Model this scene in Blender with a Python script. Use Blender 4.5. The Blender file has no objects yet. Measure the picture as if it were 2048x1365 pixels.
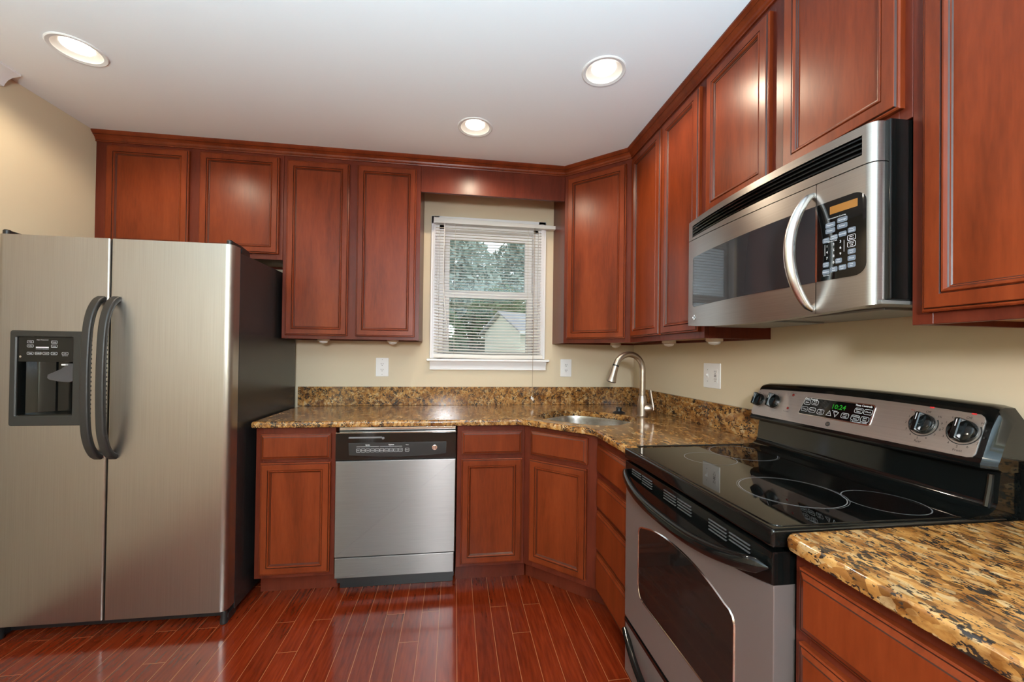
import bpy, bmesh, math, random
from math import sin, cos, pi, radians, sqrt, atan2
from mathutils import Vector, Matrix

random.seed(7)
scene = bpy.context.scene
COL = scene.collection

# ------------------------------------------------------------------ camera
CAM = Vector((-1.3141, -2.81, 1.2751))
YAW, PITCH, ROLL, F, PX, PY = radians(7.865), radians(0.4752), radians(0.7323), 797.64, 1020.79, 702.05
fw = Vector((sin(YAW) * cos(PITCH), cos(YAW) * cos(PITCH), sin(PITCH)))
rt = Vector((cos(YAW), -sin(YAW), 0))
up = rt.cross(fw)
rt2 = rt * cos(ROLL) + up * sin(ROLL)
up2 = -rt * sin(ROLL) + up * cos(ROLL)
cd = bpy.data.cameras.new('camera')
cam = bpy.data.objects.new('camera', cd)
COL.objects.link(cam)
m3 = Matrix((rt2, up2, -fw)).transposed()
cam.matrix_world = Matrix.Translation(CAM) @ m3.to_4x4()
cd.sensor_fit = 'HORIZONTAL'
cd.sensor_width = 36.0
cd.lens = F / 2048 * 36.0
cd.shift_x = (1024 - PX) / 2048
cd.shift_y = (PY - 682.5) / 2048
cd.clip_start = 0.02
scene.camera = cam

# ------------------------------------------------------------------ world, exposure
w = bpy.data.worlds.new('overcast_sky')
scene.world = w
w.use_nodes = True
bgn = w.node_tree.nodes['Background']
bgn.inputs[0].default_value = (0.86, 0.94, 1.0, 1)
bgn.inputs[1].default_value = 1.5
vs = scene.view_settings
vs.view_transform = 'Standard'
vs.look = 'None'
vs.gamma = 1
vs.use_curve_mapping = False
vs.exposure = 0.17
scene.cycles.use_denoising = True
scene.cycles.max_bounces = 10
scene.cycles.diffuse_bounces = 6
scene.cycles.glossy_bounces = 5
scene.cycles.transmission_bounces = 8
scene.cycles.caustics_reflective = False
scene.cycles.caustics_refractive = False
scene.cycles.sample_clamp_indirect = 6.0

LAMP_W = 22.0          # every recessed lamp
LAMP_COL = (1.0, 0.84, 0.62)
FILL_PEND_W = 160.0         # unseen globe pendant, added behind the viewer as frontal light
H = 2.483              # ceiling height
XL = -3.309            # left wall
YR = -6.6              # rear wall
FILL_UP_W = 530.0           # two unseen floor uplights, added to brighten the ceiling
LAMPS = [(-2.843, -0.982), (-0.705, -1.193), (-1.226, -0.687), (-2.05, -4.2), (-1.95, -5.35)]  # last two are unseen, added behind the viewer along the dishwasher streaks


# ------------------------------------------------------------------ materials
def new_mat(name):
    m = bpy.data.materials.new(name)
    m.use_nodes = True
    nt = m.node_tree
    return m, nt, nt.nodes['Principled BSDF']


def N(nt, typ, **kw):
    n = nt.nodes.new(typ)
    for k, v in kw.items():
        setattr(n, k, v)
    return n


def simple(name, col, rough=0.5, metal=0.0, coat=0.0, spec=0.5, emit=None, strength=0, bump=0, bscale=60):
    m, nt, p = new_mat(name)
    p.inputs['Base Color'].default_value = (*col, 1)
    p.inputs['Roughness'].default_value = rough
    p.inputs['Metallic'].default_value = metal
    p.inputs['Coat Weight'].default_value = coat
    p.inputs['Coat Roughness'].default_value = 0.08
    p.inputs['Specular IOR Level'].default_value = spec
    if emit:
        p.inputs['Emission Color'].default_value = (*emit, 1)
        p.inputs['Emission Strength'].default_value = strength
    tc = N(nt, 'ShaderNodeTexCoord')
    no = N(nt, 'ShaderNodeTexNoise')
    no.inputs['Scale'].default_value = bscale
    no.inputs['Detail'].default_value = 3
    nt.links.new(tc.outputs['Object'], no.inputs['Vector'])
    if bump:
        b = N(nt, 'ShaderNodeBump')
        b.inputs['Strength'].default_value = bump
        b.inputs['Distance'].default_value = 0.002
        nt.links.new(no.outputs['Fac'], b.inputs['Height'])
        nt.links.new(b.outputs['Normal'], p.inputs['Normal'])
    else:
        r = N(nt, 'ShaderNodeMapRange')
        r.inputs['To Min'].default_value = max(0, rough - 0.03)
        r.inputs['To Max'].default_value = rough + 0.03
        nt.links.new(no.outputs['Fac'], r.inputs['Value'])
        nt.links.new(r.outputs[0], p.inputs['Roughness'])
    return m


def ramp(nt, stops):
    r = N(nt, 'ShaderNodeValToRGB')
    e = r.color_ramp.elements
    e[0].position, e[0].color = stops[0][0], (*stops[0][1], 1)
    e[1].position, e[1].color = stops[-1][0], (*stops[-1][1], 1)
    for ps, c in stops[1:-1]:
        x = e.new(ps)
        x.color = (*c, 1)
    return r


def wood(name, dark, mid, light, rough=0.3, grain=(9, 9, 1.2)):
    m, nt, p = new_mat(name)
    tc = N(nt, 'ShaderNodeTexCoord')
    oi = N(nt, 'ShaderNodeObjectInfo')
    mp = N(nt, 'ShaderNodeMapping')
    mp.inputs['Scale'].default_value = grain
    add = N(nt, 'ShaderNodeVectorMath', operation='ADD')
    mul = N(nt, 'ShaderNodeMath', operation='MULTIPLY')
    mul.inputs[1].default_value = 37.0
    nt.links.new(oi.outputs['Random'], mul.inputs[0])
    nt.links.new(tc.outputs['Object'], mp.inputs['Vector'])
    nt.links.new(mp.outputs[0], add.inputs[0])
    nt.links.new(mul.outputs[0], add.inputs[1])
    n1 = N(nt, 'ShaderNodeTexNoise')
    n1.inputs['Scale'].default_value = 0.9
    n1.inputs['Detail'].default_value = 5
    n1.inputs['Roughness'].default_value = 0.6
    n1.inputs['Distortion'].default_value = 0.4
    nt.links.new(add.outputs[0], n1.inputs['Vector'])
    n2 = N(nt, 'ShaderNodeTexNoise')
    n2.inputs['Scale'].default_value = 14
    n2.inputs['Detail'].default_value = 4
    nt.links.new(add.outputs[0], n2.inputs['Vector'])
    mx = N(nt, 'ShaderNodeMix')
    mx.inputs[0].default_value = 0.22
    nt.links.new(n1.outputs['Fac'], mx.inputs[2])
    nt.links.new(n2.outputs['Fac'], mx.inputs[3])
    r = ramp(nt, [(0.34, dark), (0.5, mid), (0.66, light)])
    nt.links.new(mx.outputs[0], r.inputs[0])
    nt.links.new(r.outputs[0], p.inputs['Base Color'])
    p.inputs['Roughness'].default_value = rough
    p.inputs['Specular IOR Level'].default_value = 0.21
    return m


def steel(name, col=(0.56, 0.54, 0.52), rough=0.3, axis=(0, 0, 1), aniso=0.6, streak=(260, 260, 3)):
    m, nt, p = new_mat(name)
    p.inputs['Metallic'].default_value = 1.0
    tc = N(nt, 'ShaderNodeTexCoord')
    mp = N(nt, 'ShaderNodeMapping')
    mp.inputs['Scale'].default_value = streak
    nt.links.new(tc.outputs['Object'], mp.inputs['Vector'])
    no = N(nt, 'ShaderNodeTexNoise')
    no.inputs['Scale'].default_value = 1.0
    no.inputs['Detail'].default_value = 3
    nt.links.new(mp.outputs[0], no.inputs['Vector'])
    r = ramp(nt, [(0.25, tuple(c * 0.93 for c in col)), (0.75, tuple(min(1, c * 1.06) for c in col))])
    nt.links.new(no.outputs['Fac'], r.inputs[0])
    nt.links.new(r.outputs[0], p.inputs['Base Color'])
    mr = N(nt, 'ShaderNodeMapRange')
    mr.inputs['To Min'].default_value = rough - 0.05
    mr.inputs['To Max'].default_value = rough + 0.05
    nt.links.new(no.outputs['Fac'], mr.inputs['Value'])
    nt.links.new(mr.outputs[0], p.inputs['Roughness'])
    if aniso:
        tv = N(nt, 'ShaderNodeCombineXYZ')
        for k in range(3): tv.inputs[k].default_value = axis[k]
        p.inputs['Anisotropic'].default_value = aniso
        nt.links.new(tv.outputs[0], p.inputs['Tangent'])
    return m


def granite(name):
    m, nt, p = new_mat(name)
    tc = N(nt, 'ShaderNodeTexCoord')
    mp = N(nt, 'ShaderNodeMapping')
    mp.inputs['Rotation'].default_value = (0, 0, radians(-13))
    mp.inputs['Scale'].default_value = (1.0, 0.5, 0.85)
    nt.links.new(tc.outputs['Object'], mp.inputs['Vector'])
    wn = N(nt, 'ShaderNodeTexNoise')
    wn.inputs['Scale'].default_value = 22
    wn.inputs['Detail'].default_value = 3
    nt.links.new(mp.outputs[0], wn.inputs['Vector'])
    wa = N(nt, 'ShaderNodeVectorMath', operation='MULTIPLY_ADD')
    wa.inputs[1].default_value = (0.025, 0.025, 0.025)
    nt.links.new(wn.outputs['Color'], wa.inputs[0])
    nt.links.new(mp.outputs[0], wa.inputs[2])
    v1 = N(nt, 'ShaderNodeTexVoronoi')
    v1.inputs['Scale'].default_value = 92
    nt.links.new(wa.outputs[0], v1.inputs['Vector'])
    base = ramp(nt, [(0.0, (0.16, 0.072, 0.022)), (0.2, (0.32, 0.155, 0.048)), (0.5, (0.44, 0.237, 0.076)), (0.78, (0.50, 0.30, 0.115)), (1.0, (0.52, 0.40, 0.245))])
    sp = N(nt, 'ShaderNodeSeparateColor')
    nt.links.new(v1.outputs['Color'], sp.inputs[0])
    nt.links.new(sp.outputs[0], base.inputs[0])
    # larger clouds
    n2 = N(nt, 'ShaderNodeTexNoise')
    n2.inputs['Scale'].default_value = 22
    n2.inputs['Detail'].default_value = 6
    n2.inputs['Roughness'].default_value = 0.65
    nt.links.new(mp.outputs[0], n2.inputs['Vector'])
    c2 = ramp(nt, [(0.36, (0.34, 0.22, 0.12)), (0.5, (0.72, 0.62, 0.48)), (0.66, (1.0, 0.93, 0.82))])
    nt.links.new(n2.outputs['Fac'], c2.inputs[0])
    mul = N(nt, 'ShaderNodeMix', data_type='RGBA', blend_type='MULTIPLY')
    mul.inputs[0].default_value = 0.95
    nt.links.new(base.outputs[0], mul.inputs[6])
    nt.links.new(c2.outputs[0], mul.inputs[7])
    # black flecks gathered in drifts
    n3 = N(nt, 'ShaderNodeTexNoise')
    n3.inputs['Scale'].default_value = 185
    n3.inputs['Detail'].default_value = 3
    n3.inputs['Roughness'].default_value = 0.6
    nt.links.new(mp.outputs[0], n3.inputs['Vector'])
    n4 = N(nt, 'ShaderNodeTexNoise')
    n4.inputs['Scale'].default_value = 40
    n4.inputs['Detail'].default_value = 3
    nt.links.new(mp.outputs[0], n4.inputs['Vector'])
    ad = N(nt, 'ShaderNodeMath', operation='MULTIPLY_ADD')
    ad.inputs[1].default_value = 0.75
    nt.links.new(n4.outputs['Fac'], ad.inputs[0])
    nt.links.new(n3.outputs['Fac'], ad.inputs[2])
    th = ramp(nt, [(0.925, (0, 0, 0)), (0.975, (1, 1, 1))])
    nt.links.new(ad.outputs[0], th.inputs[0])
    mx = N(nt, 'ShaderNodeMix', data_type='RGBA')
    mx.inputs[7].default_value = (0.022, 0.017, 0.014, 1)
    nt.links.new(th.outputs[0], mx.inputs[0])
    nt.links.new(mul.outputs[2], mx.inputs[6])
    nt.links.new(mx.outputs[2], p.inputs['Base Color'])
    p.inputs['Roughness'].default_value = 0.13
    p.inputs['Specular IOR Level'].default_value = 0.5
    return m


def plank_floor(name):
    m, nt, p = new_mat(name)
    tc = N(nt, 'ShaderNodeTexCoord')
    mp = N(nt, 'ShaderNodeMapping')
    mp.inputs['Rotation'].default_value = (0, 0, radians(90))
    mp.inputs['Location'].default_value = (0.35, 0.03, 0)
    nt.links.new(tc.outputs['Object'], mp.inputs['Vector'])
    br = N(nt, 'ShaderNodeTexBrick')
    br.inputs['Scale'].default_value = 1
    br.inputs['Brick Width'].default_value = 1.15
    br.inputs['Row Height'].default_value = 0.084
    br.inputs['Mortar Size'].default_value = 0.0011
    br.inputs['Mortar Smooth'].default_value = 0.1
    br.offset = 0.37
    br.offset_frequency = 3
    br.squash = 0.72
    br.squash_frequency = 2
    br.inputs['Color1'].default_value = (0.55, 0.55, 0.55, 1)
    br.inputs['Color2'].default_value = (1.0, 1.0, 1.0, 1)
    br.inputs['Mortar'].default_value = (0, 0, 0, 1)
    nt.links.new(mp.outputs[0], br.inputs['Vector'])
    # cathedral grain: distorted rings stretched along the plank, shifted per plank
    sc = N(nt, 'ShaderNodeVectorMath', operation='MULTIPLY')
    sc.inputs[1].default_value = (1.0, 9, 1)
    nt.links.new(mp.outputs[0], sc.inputs[0])
    sh = N(nt, 'ShaderNodeVectorMath', operation='MULTIPLY_ADD')
    sh.inputs[1].default_value = (9, 5, 3)
    nt.links.new(br.outputs['Color'], sh.inputs[0])
    nt.links.new(sc.outputs[0], sh.inputs[2])
    n1 = N(nt, 'ShaderNodeTexNoise')
    n1.inputs['Scale'].default_value = 1.6
    n1.inputs['Detail'].default_value = 2
    n1.inputs['Distortion'].default_value = 0.6
    nt.links.new(sh.outputs[0], n1.inputs['Vector'])
    mm = N(nt, 'ShaderNodeMath', operation='MULTIPLY')
    mm.inputs[1].default_value = 42
    nt.links.new(n1.outputs['Fac'], mm.inputs[0])
    si = N(nt, 'ShaderNodeMath', operation='SINE')
    nt.links.new(mm.outputs[0], si.inputs[0])
    n2 = N(nt, 'ShaderNodeTexNoise')
    n2.inputs['Scale'].default_value = 9
    n2.inputs['Detail'].default_value = 5
    nt.links.new(sh.outputs[0], n2.inputs['Vector'])
    ma = N(nt, 'ShaderNodeMath', operation='MULTIPLY_ADD')
    ma.inputs[1].default_value = 0.07
    nt.links.new(si.outputs[0], ma.inputs[0])
    nt.links.new(n2.outputs['Fac'], ma.inputs[2])
    r = ramp(nt, [(0.3, (0.118, 0.0145, 0.0038)), (0.52, (0.16, 0.0195, 0.0052)), (0.75, (0.20, 0.026, 0.007))])
    nt.links.new(ma.outputs[0], r.inputs[0])
    mu = N(nt, 'ShaderNodeMix', data_type='RGBA', blend_type='MULTIPLY')
    mu.inputs[0].default_value = 0.5
    nt.links.new(r.outputs[0], mu.inputs[6])
    nt.links.new(br.outputs['Color'], mu.inputs[7])
    mx = N(nt, 'ShaderNodeMix', data_type='RGBA')
    mx.inputs[7].default_value = (0.36, 0.13, 0.055, 1)
    nt.links.new(br.outputs['Fac'], mx.inputs[0])
    nt.links.new(mu.outputs[2], mx.inputs[6])
    nt.links.new(mx.outputs[2], p.inputs['Base Color'])
    p.inputs['Roughness'].default_value = 0.17
    p.inputs['Coat Weight'].default_value = 0.3
    p.inputs['Coat Roughness'].default_value = 0.1
    bp = N(nt, 'ShaderNodeBump')
    bp.inputs['Strength'].default_value = 0.25
    bp.inputs['Distance'].default_value = 0.0004
    iv = N(nt, 'ShaderNodeMath', operation='SUBTRACT')
    nt.links.new(ma.outputs[0], iv.inputs[0])
    nt.links.new(br.outputs['Fac'], iv.inputs[1])
    nt.links.new(iv.outputs[0], bp.inputs['Height'])
    nt.links.new(bp.outputs[0], p.inputs['Normal'])
    return m


def glass(name, tint=(0.95, 0.97, 0.97), gloss=1.0):
    m, nt, p = new_mat(name)
    nt.nodes.remove(p)
    out = nt.nodes['Material Output']
    tr = N(nt, 'ShaderNodeBsdfTransparent')
    tr.inputs[0].default_value = (*tint, 1)
    gl = N(nt, 'ShaderNodeBsdfGlossy')
    gl.inputs['Roughness'].default_value = 0.02
    fr = N(nt, 'ShaderNodeFresnel')
    fr.inputs[0].default_value = 1.6
    mx = N(nt, 'ShaderNodeMixShader')
    nt.links.new(fr.outputs[0], mx.inputs[0])
    nt.links.new(tr.outputs[0], mx.inputs[1])
    nt.links.new(gl.outputs[0], mx.inputs[2])
    nt.links.new(mx.outputs[0], out.inputs[0])
    return m


M = {}
M['door_wood'] = wood('cherry_door_wood', (0.098, 0.0160, 0.0040), (0.158, 0.0268, 0.0068), (0.200, 0.0375, 0.0098), 0.3)
M['frame_wood'] = wood('cherry_frame_wood', (0.070, 0.0118, 0.0055), (0.105, 0.0185, 0.0085), (0.132, 0.025, 0.0115), 0.32)
M['glaze'] = simple('dark_glaze', (0.030, 0.007, 0.0035), 0.35)
M['maple'] = simple('cabinet_interior_maple', (0.42, 0.22, 0.08), 0.45)
M['granite'] = granite('gold_granite')
M['floor'] = plank_floor('red_oak_planks')
M['wall'] = simple('tan_wall_paint', (0.60, 0.50, 0.355), 0.6, bump=0.04, bscale=180)
M['ceiling'] = simple('white_ceiling_paint', (0.84, 0.85, 0.86), 0.9, bump=0.05, bscale=150)
M['trim'] = simple('white_gloss_paint', (0.80, 0.79, 0.80), 0.3)
M['steel'] = steel('brushed_steel_vertical', (0.405, 0.375, 0.345), 0.31, (1, 0, 0), 0.6, (300, 300, 2.5))
M['steel_h'] = steel('brushed_steel_level', (0.35, 0.325, 0.305), 0.34, (0, 0, 1), 0.7, (6, 6, 420))
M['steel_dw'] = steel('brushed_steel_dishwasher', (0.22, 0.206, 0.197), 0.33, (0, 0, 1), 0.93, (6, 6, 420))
M['steel_c'] = steel('brushed_steel_console', (0.62, 0.585, 0.56), 0.4, (0, 0, 1), 0.3, (400, 3, 400))
M['steel_s'] = steel('satin_sink_steel', (0.62, 0.60, 0.57), 0.24, (0, 0, 1), 0.0, (60, 60, 60))
M['nickel'] = simple('brushed_nickel', (0.46, 0.395, 0.33), 0.33, metal=1.0)
M['satin'] = simple('satin_metal', (0.60, 0.59, 0.57), 0.26, metal=1.0)
M['chrome'] = simple('bright_metal', (0.75, 0.74, 0.72), 0.12, metal=1.0)
M['oven_paint'] = simple('warm_grey_metallic_paint', (0.225, 0.187, 0.175), 0.36, metal=0.55)
M['black_gloss'] = simple('black_enamel', (0.0035, 0.0042, 0.004), 0.07)
M['black_glass'] = simple('black_ceramic_glass', (0.0025, 0.003, 0.003), 0.03)
M['black'] = simple('black_plastic', (0.010, 0.010, 0.0105), 0.35)
M['black_tex'] = simple('black_textured_steel', (0.016, 0.015, 0.0155), 0.2, bump=0.25, bscale=420)
M['handle_black'] = simple('charcoal_grained_plastic', (0.019, 0.018, 0.017), 0.38, bump=0.15, bscale=500)
M['bezel'] = simple('dark_grey_grained_plastic', (0.022, 0.022, 0.020), 0.4, bump=0.12, bscale=500)
M['paddle'] = simple('dark_grey_paddle', (0.06, 0.058, 0.062), 0.35)
M['vent_grey'] = simple('dark_grey_vent_bars', (0.07, 0.07, 0.072), 0.25)
M['grey'] = simple('mid_grey_plastic', (0.16, 0.16, 0.165), 0.4)
M['key'] = simple('slate_key_pads', (0.11, 0.135, 0.17), 0.4)
M['print_white'] = simple('white_print', (0.75, 0.76, 0.78), 0.5)
M['print_dark'] = simple('dark_print', (0.02, 0.02, 0.02), 0.5)
M['print_red'] = simple('red_print', (0.55, 0.03, 0.03), 0.5)
M['red_lens'] = simple('dark_red_lens', (0.16, 0.015, 0.012), 0.2)
M['green_led'] = simple('green_clock_digits', (0.0, 0.1, 0.0), 0.4, emit=(0.02, 0.75, 0.03), strength=0.16)
M['amber'] = simple('amber_display', (0.18, 0.075, 0.012), 0.3, emit=(0.8, 0.33, 0.04), strength=0.12)
M['white_plastic'] = simple('white_plastic', (0.78, 0.77, 0.77), 0.3)
M['slot'] = simple('dark_slots', (0.05, 0.04, 0.04), 0.6)
M['blind'] = simple('white_blind_vinyl', (0.72, 0.70, 0.66), 0.4)
M['cord'] = simple('taupe_cord', (0.30, 0.22, 0.15), 0.7)
M['ladder'] = simple('white_string', (0.66, 0.64, 0.58), 0.7)
M['puck'] = simple('frosted_clear_plastic', (0.62, 0.52, 0.42), 0.25)
M['glass'] = glass('window_glass')
M['oven_glass'] = simple('smoked_oven_glass', (0.011, 0.0085, 0.0075), 0.05)
M['mw_glass'] = simple('smoked_door_glass', (0.022, 0.022, 0.024), 0.05)
M['lens'] = simple('lit_lamp_lens', (1, 1, 1), 0.5, emit=(1.0, 0.97, 0.92), strength=6.0)
M['globe'] = simple('fill_lamp_globe', (.9, .9, .9), 0.3, emit=(0.94, 0.97, 1.0), strength=FILL_PEND_W / (pi * 4 * pi * .13 ** 2))
M['baffle'] = simple('white_lamp_baffle', (0.85, 0.80, 0.70), 0.35)
M['lamp_ring'] = simple('white_lamp_ring', (0.80, 0.79, 0.77), 0.4)
M['rubber'] = simple('black_rubber', (0.01, 0.01, 0.011), 0.45)
M['grass'] = simple('lawn', (0.10, 0.16, 0.06), 0.9, bump=0.5, bscale=30)
M['leaf'] = simple('green_leaves', (0.055, 0.12, 0.04), 0.6, bscale=3)
M['leaf_hazed'] = simple('haze_paled_leaves', (0.36, 0.44, 0.38), 0.6, bscale=3)  # leaf colour paled to carry the haze on the upper pane
M['bark'] = simple('grey_bark', (0.11, 0.09, 0.075), 0.9, bump=0.6, bscale=20)
M['siding'] = simple('cream_siding', (0.74, 0.72, 0.64), 0.7)
M['shingle'] = simple('grey_shingles', (0.33, 0.33, 0.36), 0.9, bump=0.8, bscale=25)
M['filter'] = simple('grey_filter_mesh', (0.25, 0.25, 0.24), 0.45, metal=0.6, bump=0.3, bscale=400)
M['fabric_dark'] = M['slot']

# ------------------------------------------------------------------ objects and builder
RM = {}


def root(name, label, cat, loc=(0, 0, 0), rz=0.0, group=None, kind=None):
    o = bpy.data.objects.new(name, None)
    o.empty_display_size = 0.1
    COL.objects.link(o)
    o.location = loc
    o.rotation_euler = (0, 0, rz)
    RM[o.name] = Matrix.Translation(Vector(loc)) @ Matrix.Rotation(rz, 4, 'Z')
    tag(o, label, cat, group, kind)
    return o


def tag(o, label=None, cat=None, group=None, kind=None):
    if label: o['label'] = label
    if cat: o['category'] = cat
    if group: o['group'] = group
    if kind: o['kind'] = kind
    return o


def rmat(o):
    while o.parent:
        o = o.parent
    return RM.get(o.name, Matrix.Identity(4))


class B:
    def __init__(s):
        s.bm = bmesh.new()
        s.mi = 0

    def face(s, vs, mi=None):
        try:
            f = s.bm.faces.new(vs)
            f.material_index = s.mi if mi is None else mi
            return f
        except ValueError:
            return None

    def vs(s, pts):
        return [s.bm.verts.new(Vector(p)) for p in pts]

    def merge(s, b2):
        me = bpy.data.meshes.new('tmp')
        b2.to_mesh(me)
        s.bm.from_mesh(me)
        bpy.data.meshes.remove(me)

    def box(s, x0, x1, y0, y1, z0, z1, bev=0.0, seg=2):
        t = bmesh.new()
        x0, x1 = sorted((x0, x1)); y0, y1 = sorted((y0, y1)); z0, z1 = sorted((z0, z1))
        v = [t.verts.new((x, y, z)) for x in (x0, x1) for y in (y0, y1) for z in (z0, z1)]
        for q in ((0, 1, 3, 2), (4, 6, 7, 5), (0, 4, 5, 1), (2, 3, 7, 6), (0, 2, 6, 4), (1, 5, 7, 3)):
            f = t.faces.new([v[i] for i in q])
            f.material_index = s.mi
        if bev:
            bev = min(bev, 0.45 * min(x1 - x0, y1 - y0, z1 - z0))
            bmesh.ops.bevel(t, geom=list(t.edges), offset=bev, segments=seg, affect='EDGES', profile=0.5, clamp_overlap=True)
        bmesh.ops.recalc_face_normals(t, faces=t.faces)
        for f in t.faces:
            f.material_index = s.mi
        s.merge(t)
        t.free()
        return s

    def loft(s, loops, closed=True, cap0=True, cap1=True, mis=None, ring=False):
        L = [s.vs(l) for l in loops]
        n = len(L[0])
        pairs = list(range(len(L) - 1))
        for i in pairs:
            a, b = L[i], L[i + 1]
            for j in range(n if closed else n - 1):
                k = (j + 1) % n
                s.face((a[j], a[k], b[k], b[j]), None if mis is None else mis[i])
        if ring:
            a, b = L[-1], L[0]
            for j in range(n):
                k = (j + 1) % n
                s.face((a[j], a[k], b[k], b[j]))
        else:
            if cap0: s.face(list(reversed(L[0])))
            if cap1: s.face(L[-1], None if mis is None else mis[-1])
        return s

    def prism(s, poly, fr, a, b, bev=0.0):
        """2D poly in the frame fr(u, v, w) -> point, from w=a to w=b; bev eases the b side"""
        loops = [[fr(u, v, a) for u, v in poly]]
        if bev:
            d = bev if b > a else -bev
            loops.append([fr(u, v, b - d) for u, v in poly])
            loops.append([fr(u, v, b - d * 0.3) for u, v in offset(poly, bev * 0.3)])
            loops.append([fr(u, v, b) for u, v in offset(poly, bev)])
        else:
            loops.append([fr(u, v, b) for u, v in poly])
        return s.loft(loops)

    def lathe(s, prof, mat, seg=32, cap0=True, cap1=True):
        loops = []
        for r, h in prof:
            loops.append([mat @ Vector((r * cos(2 * pi * i / seg), r * sin(2 * pi * i / seg), h)) for i in range(seg)])
        return s.loft(loops, cap0=cap0, cap1=cap1)

    def tube(s, path, rad, seg=12, flat=None, cap=True, updir=None):
        """sweep a round (or flattened (a, b)) section along path; rad scalar or list"""
        P = [Vector(p) for p in path]
        n = len(P)
        loops = []
        side = None
        for i in range(n):
            t = (P[min(i + 1, n - 1)] - P[max(i - 1, 0)]).normalized()
            if side is None:
                ref = Vector(updir) if updir else (Vector((0, 0, 1)) if abs(t.z) < 0.9 else Vector((1, 0, 0)))
                side = t.cross(ref).normalized()
            else:
                side = (side - t * side.dot(t)).normalized()
            nrm = side.cross(t)
            r = rad[i] if isinstance(rad, (list, tuple)) else rad
            fa, fb = flat if flat else (1, 1)
            loops.append([P[i] + side * (r * fa * cos(2 * pi * k / seg)) + nrm * (r * fb * sin(2 * pi * k / seg)) for k in range(seg)])
        return s.loft(loops, cap0=cap, cap1=cap)

    def text(s, txt, size, org, u, v, align='CENTER', bold=0.0):
        cu = bpy.data.curves.new('t', 'FONT')
        cu.body = txt
        cu.size = size
        cu.align_x = align
        cu.align_y = 'CENTER'
        cu.offset = bold
        cu.resolution_u = 2
        o = bpy.data.objects.new('t', cu)
        COL.objects.link(o)
        dg = bpy.context.evaluated_depsgraph_get()
        me = bpy.data.meshes.new_from_object(o.evaluated_get(dg))
        u = Vector(u).normalized(); v = Vector(v).normalized(); n = u.cross(v)
        mt = Matrix((u, v, n)).transposed().to_4x4()
        mt.translation = Vector(org)
        me.transform(mt)
        k = len(s.bm.faces)
        s.bm.from_mesh(me)
        s.bm.faces.ensure_lookup_table()
        for f in s.bm.faces[k:]:
            f.material_index = s.mi
        bpy.data.objects.remove(o)
        bpy.data.curves.remove(cu)
        bpy.data.meshes.remove(me)
        return s

    def done(s, name, mats, parent=None, local=False, angle=35, fixn=True, label=None):
        if fixn:
            bmesh.ops.recalc_face_normals(s.bm, faces=s.bm.faces)
        me = bpy.data.meshes.new(name)
        if parent is not None and not local:
            s.bm.transform(rmat(parent).inverted())
        s.bm.to_mesh(me)
        s.bm.free()
        if not isinstance(mats, (list, tuple)): mats = [mats]
        for m in mats:
            me.materials.append(M[m])
        for p in me.polygons:
            p.use_smooth = not (p.area > .015 and len(p.vertices) > 4)
        me.set_sharp_from_angle(angle=radians(angle))
        o = bpy.data.objects.new(name, me)
        COL.objects.link(o)
        if fixn:
            wn = o.modifiers.new('flat_faces', 'WEIGHTED_NORMAL')
            wn.keep_sharp = True
        if parent is not None:
            o.parent = parent
        if label: o['label'] = label
        return o


def offset(poly, d):
    """inset a CCW or CW polygon by d (towards its inside)"""
    n = len(poly)
    A = sum(poly[i][0] * poly[(i + 1) % n][1] - poly[(i + 1) % n][0] * poly[i][1] for i in range(n))
    sg = 1 if A > 0 else -1
    out = []
    for i in range(n):
        p0, p1, p2 = Vector(poly[i - 1]), Vector(poly[i]), Vector(poly[(i + 1) % n])
        e1 = (p1 - p0).normalized(); e2 = (p2 - p1).normalized()
        n1 = Vector((-e1.y, e1.x)) * sg; n2 = Vector((-e2.y, e2.x)) * sg
        k = n1 + n2
        q = k.dot(n1)
        k = k / q if abs(q) > 1e-6 else n1
        out.append((p1.x + k.x * d, p1.y + k.y * d))
    return out


def rrect(u0, u1, v0, v1, r, n=5):
    if not isinstance(r, (list, tuple)): r = (r,) * 4
    cs = ((u1, v0, r[0], -90), (u1, v1, r[1], 0), (u0, v1, r[2], 90), (u0, v0, r[3], 180))
    pts = []
    for (cx, cy, rr, a0) in cs:
        sx = -1 if cx == u1 else 1
        sy = -1 if cy == v1 else 1
        rr = max(rr, 1e-4)
        for i in range(n + 1):
            a = radians(a0 + 90 * i / n)
            pts.append((cx + sx * rr + rr * cos(a), cy + sy * rr + rr * sin(a)))
    return pts


def spline(pts, n=8):
    P = [Vector(p) for p in pts]
    out = []
    for i in range(len(P) - 1):
        p0, p1, p2, p3 = P[max(i - 1, 0)], P[i], P[i + 1], P[min(i + 2, len(P) - 1)]
        for k in range(n):
            t = k / n
            out.append(0.5 * ((2 * p1) + (p2 - p0) * t + (2 * p0 - 5 * p1 + 4 * p2 - p3) * t * t + (3 * p1 - p0 - 3 * p2 + p3) * t ** 3))
    out.append(P[-1])
    return out


FRONT_BACKWALL = lambda y: (lambda u, v, d: (u, y - d, v))        # u = x, v = z, outwards -y
FRONT_RIGHTWALL = lambda x: (lambda u, v, d: (x - d, u, v))       # u = y, v = z, outwards -x
FLATZ = lambda u, v, d: (u, v, d)

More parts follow.
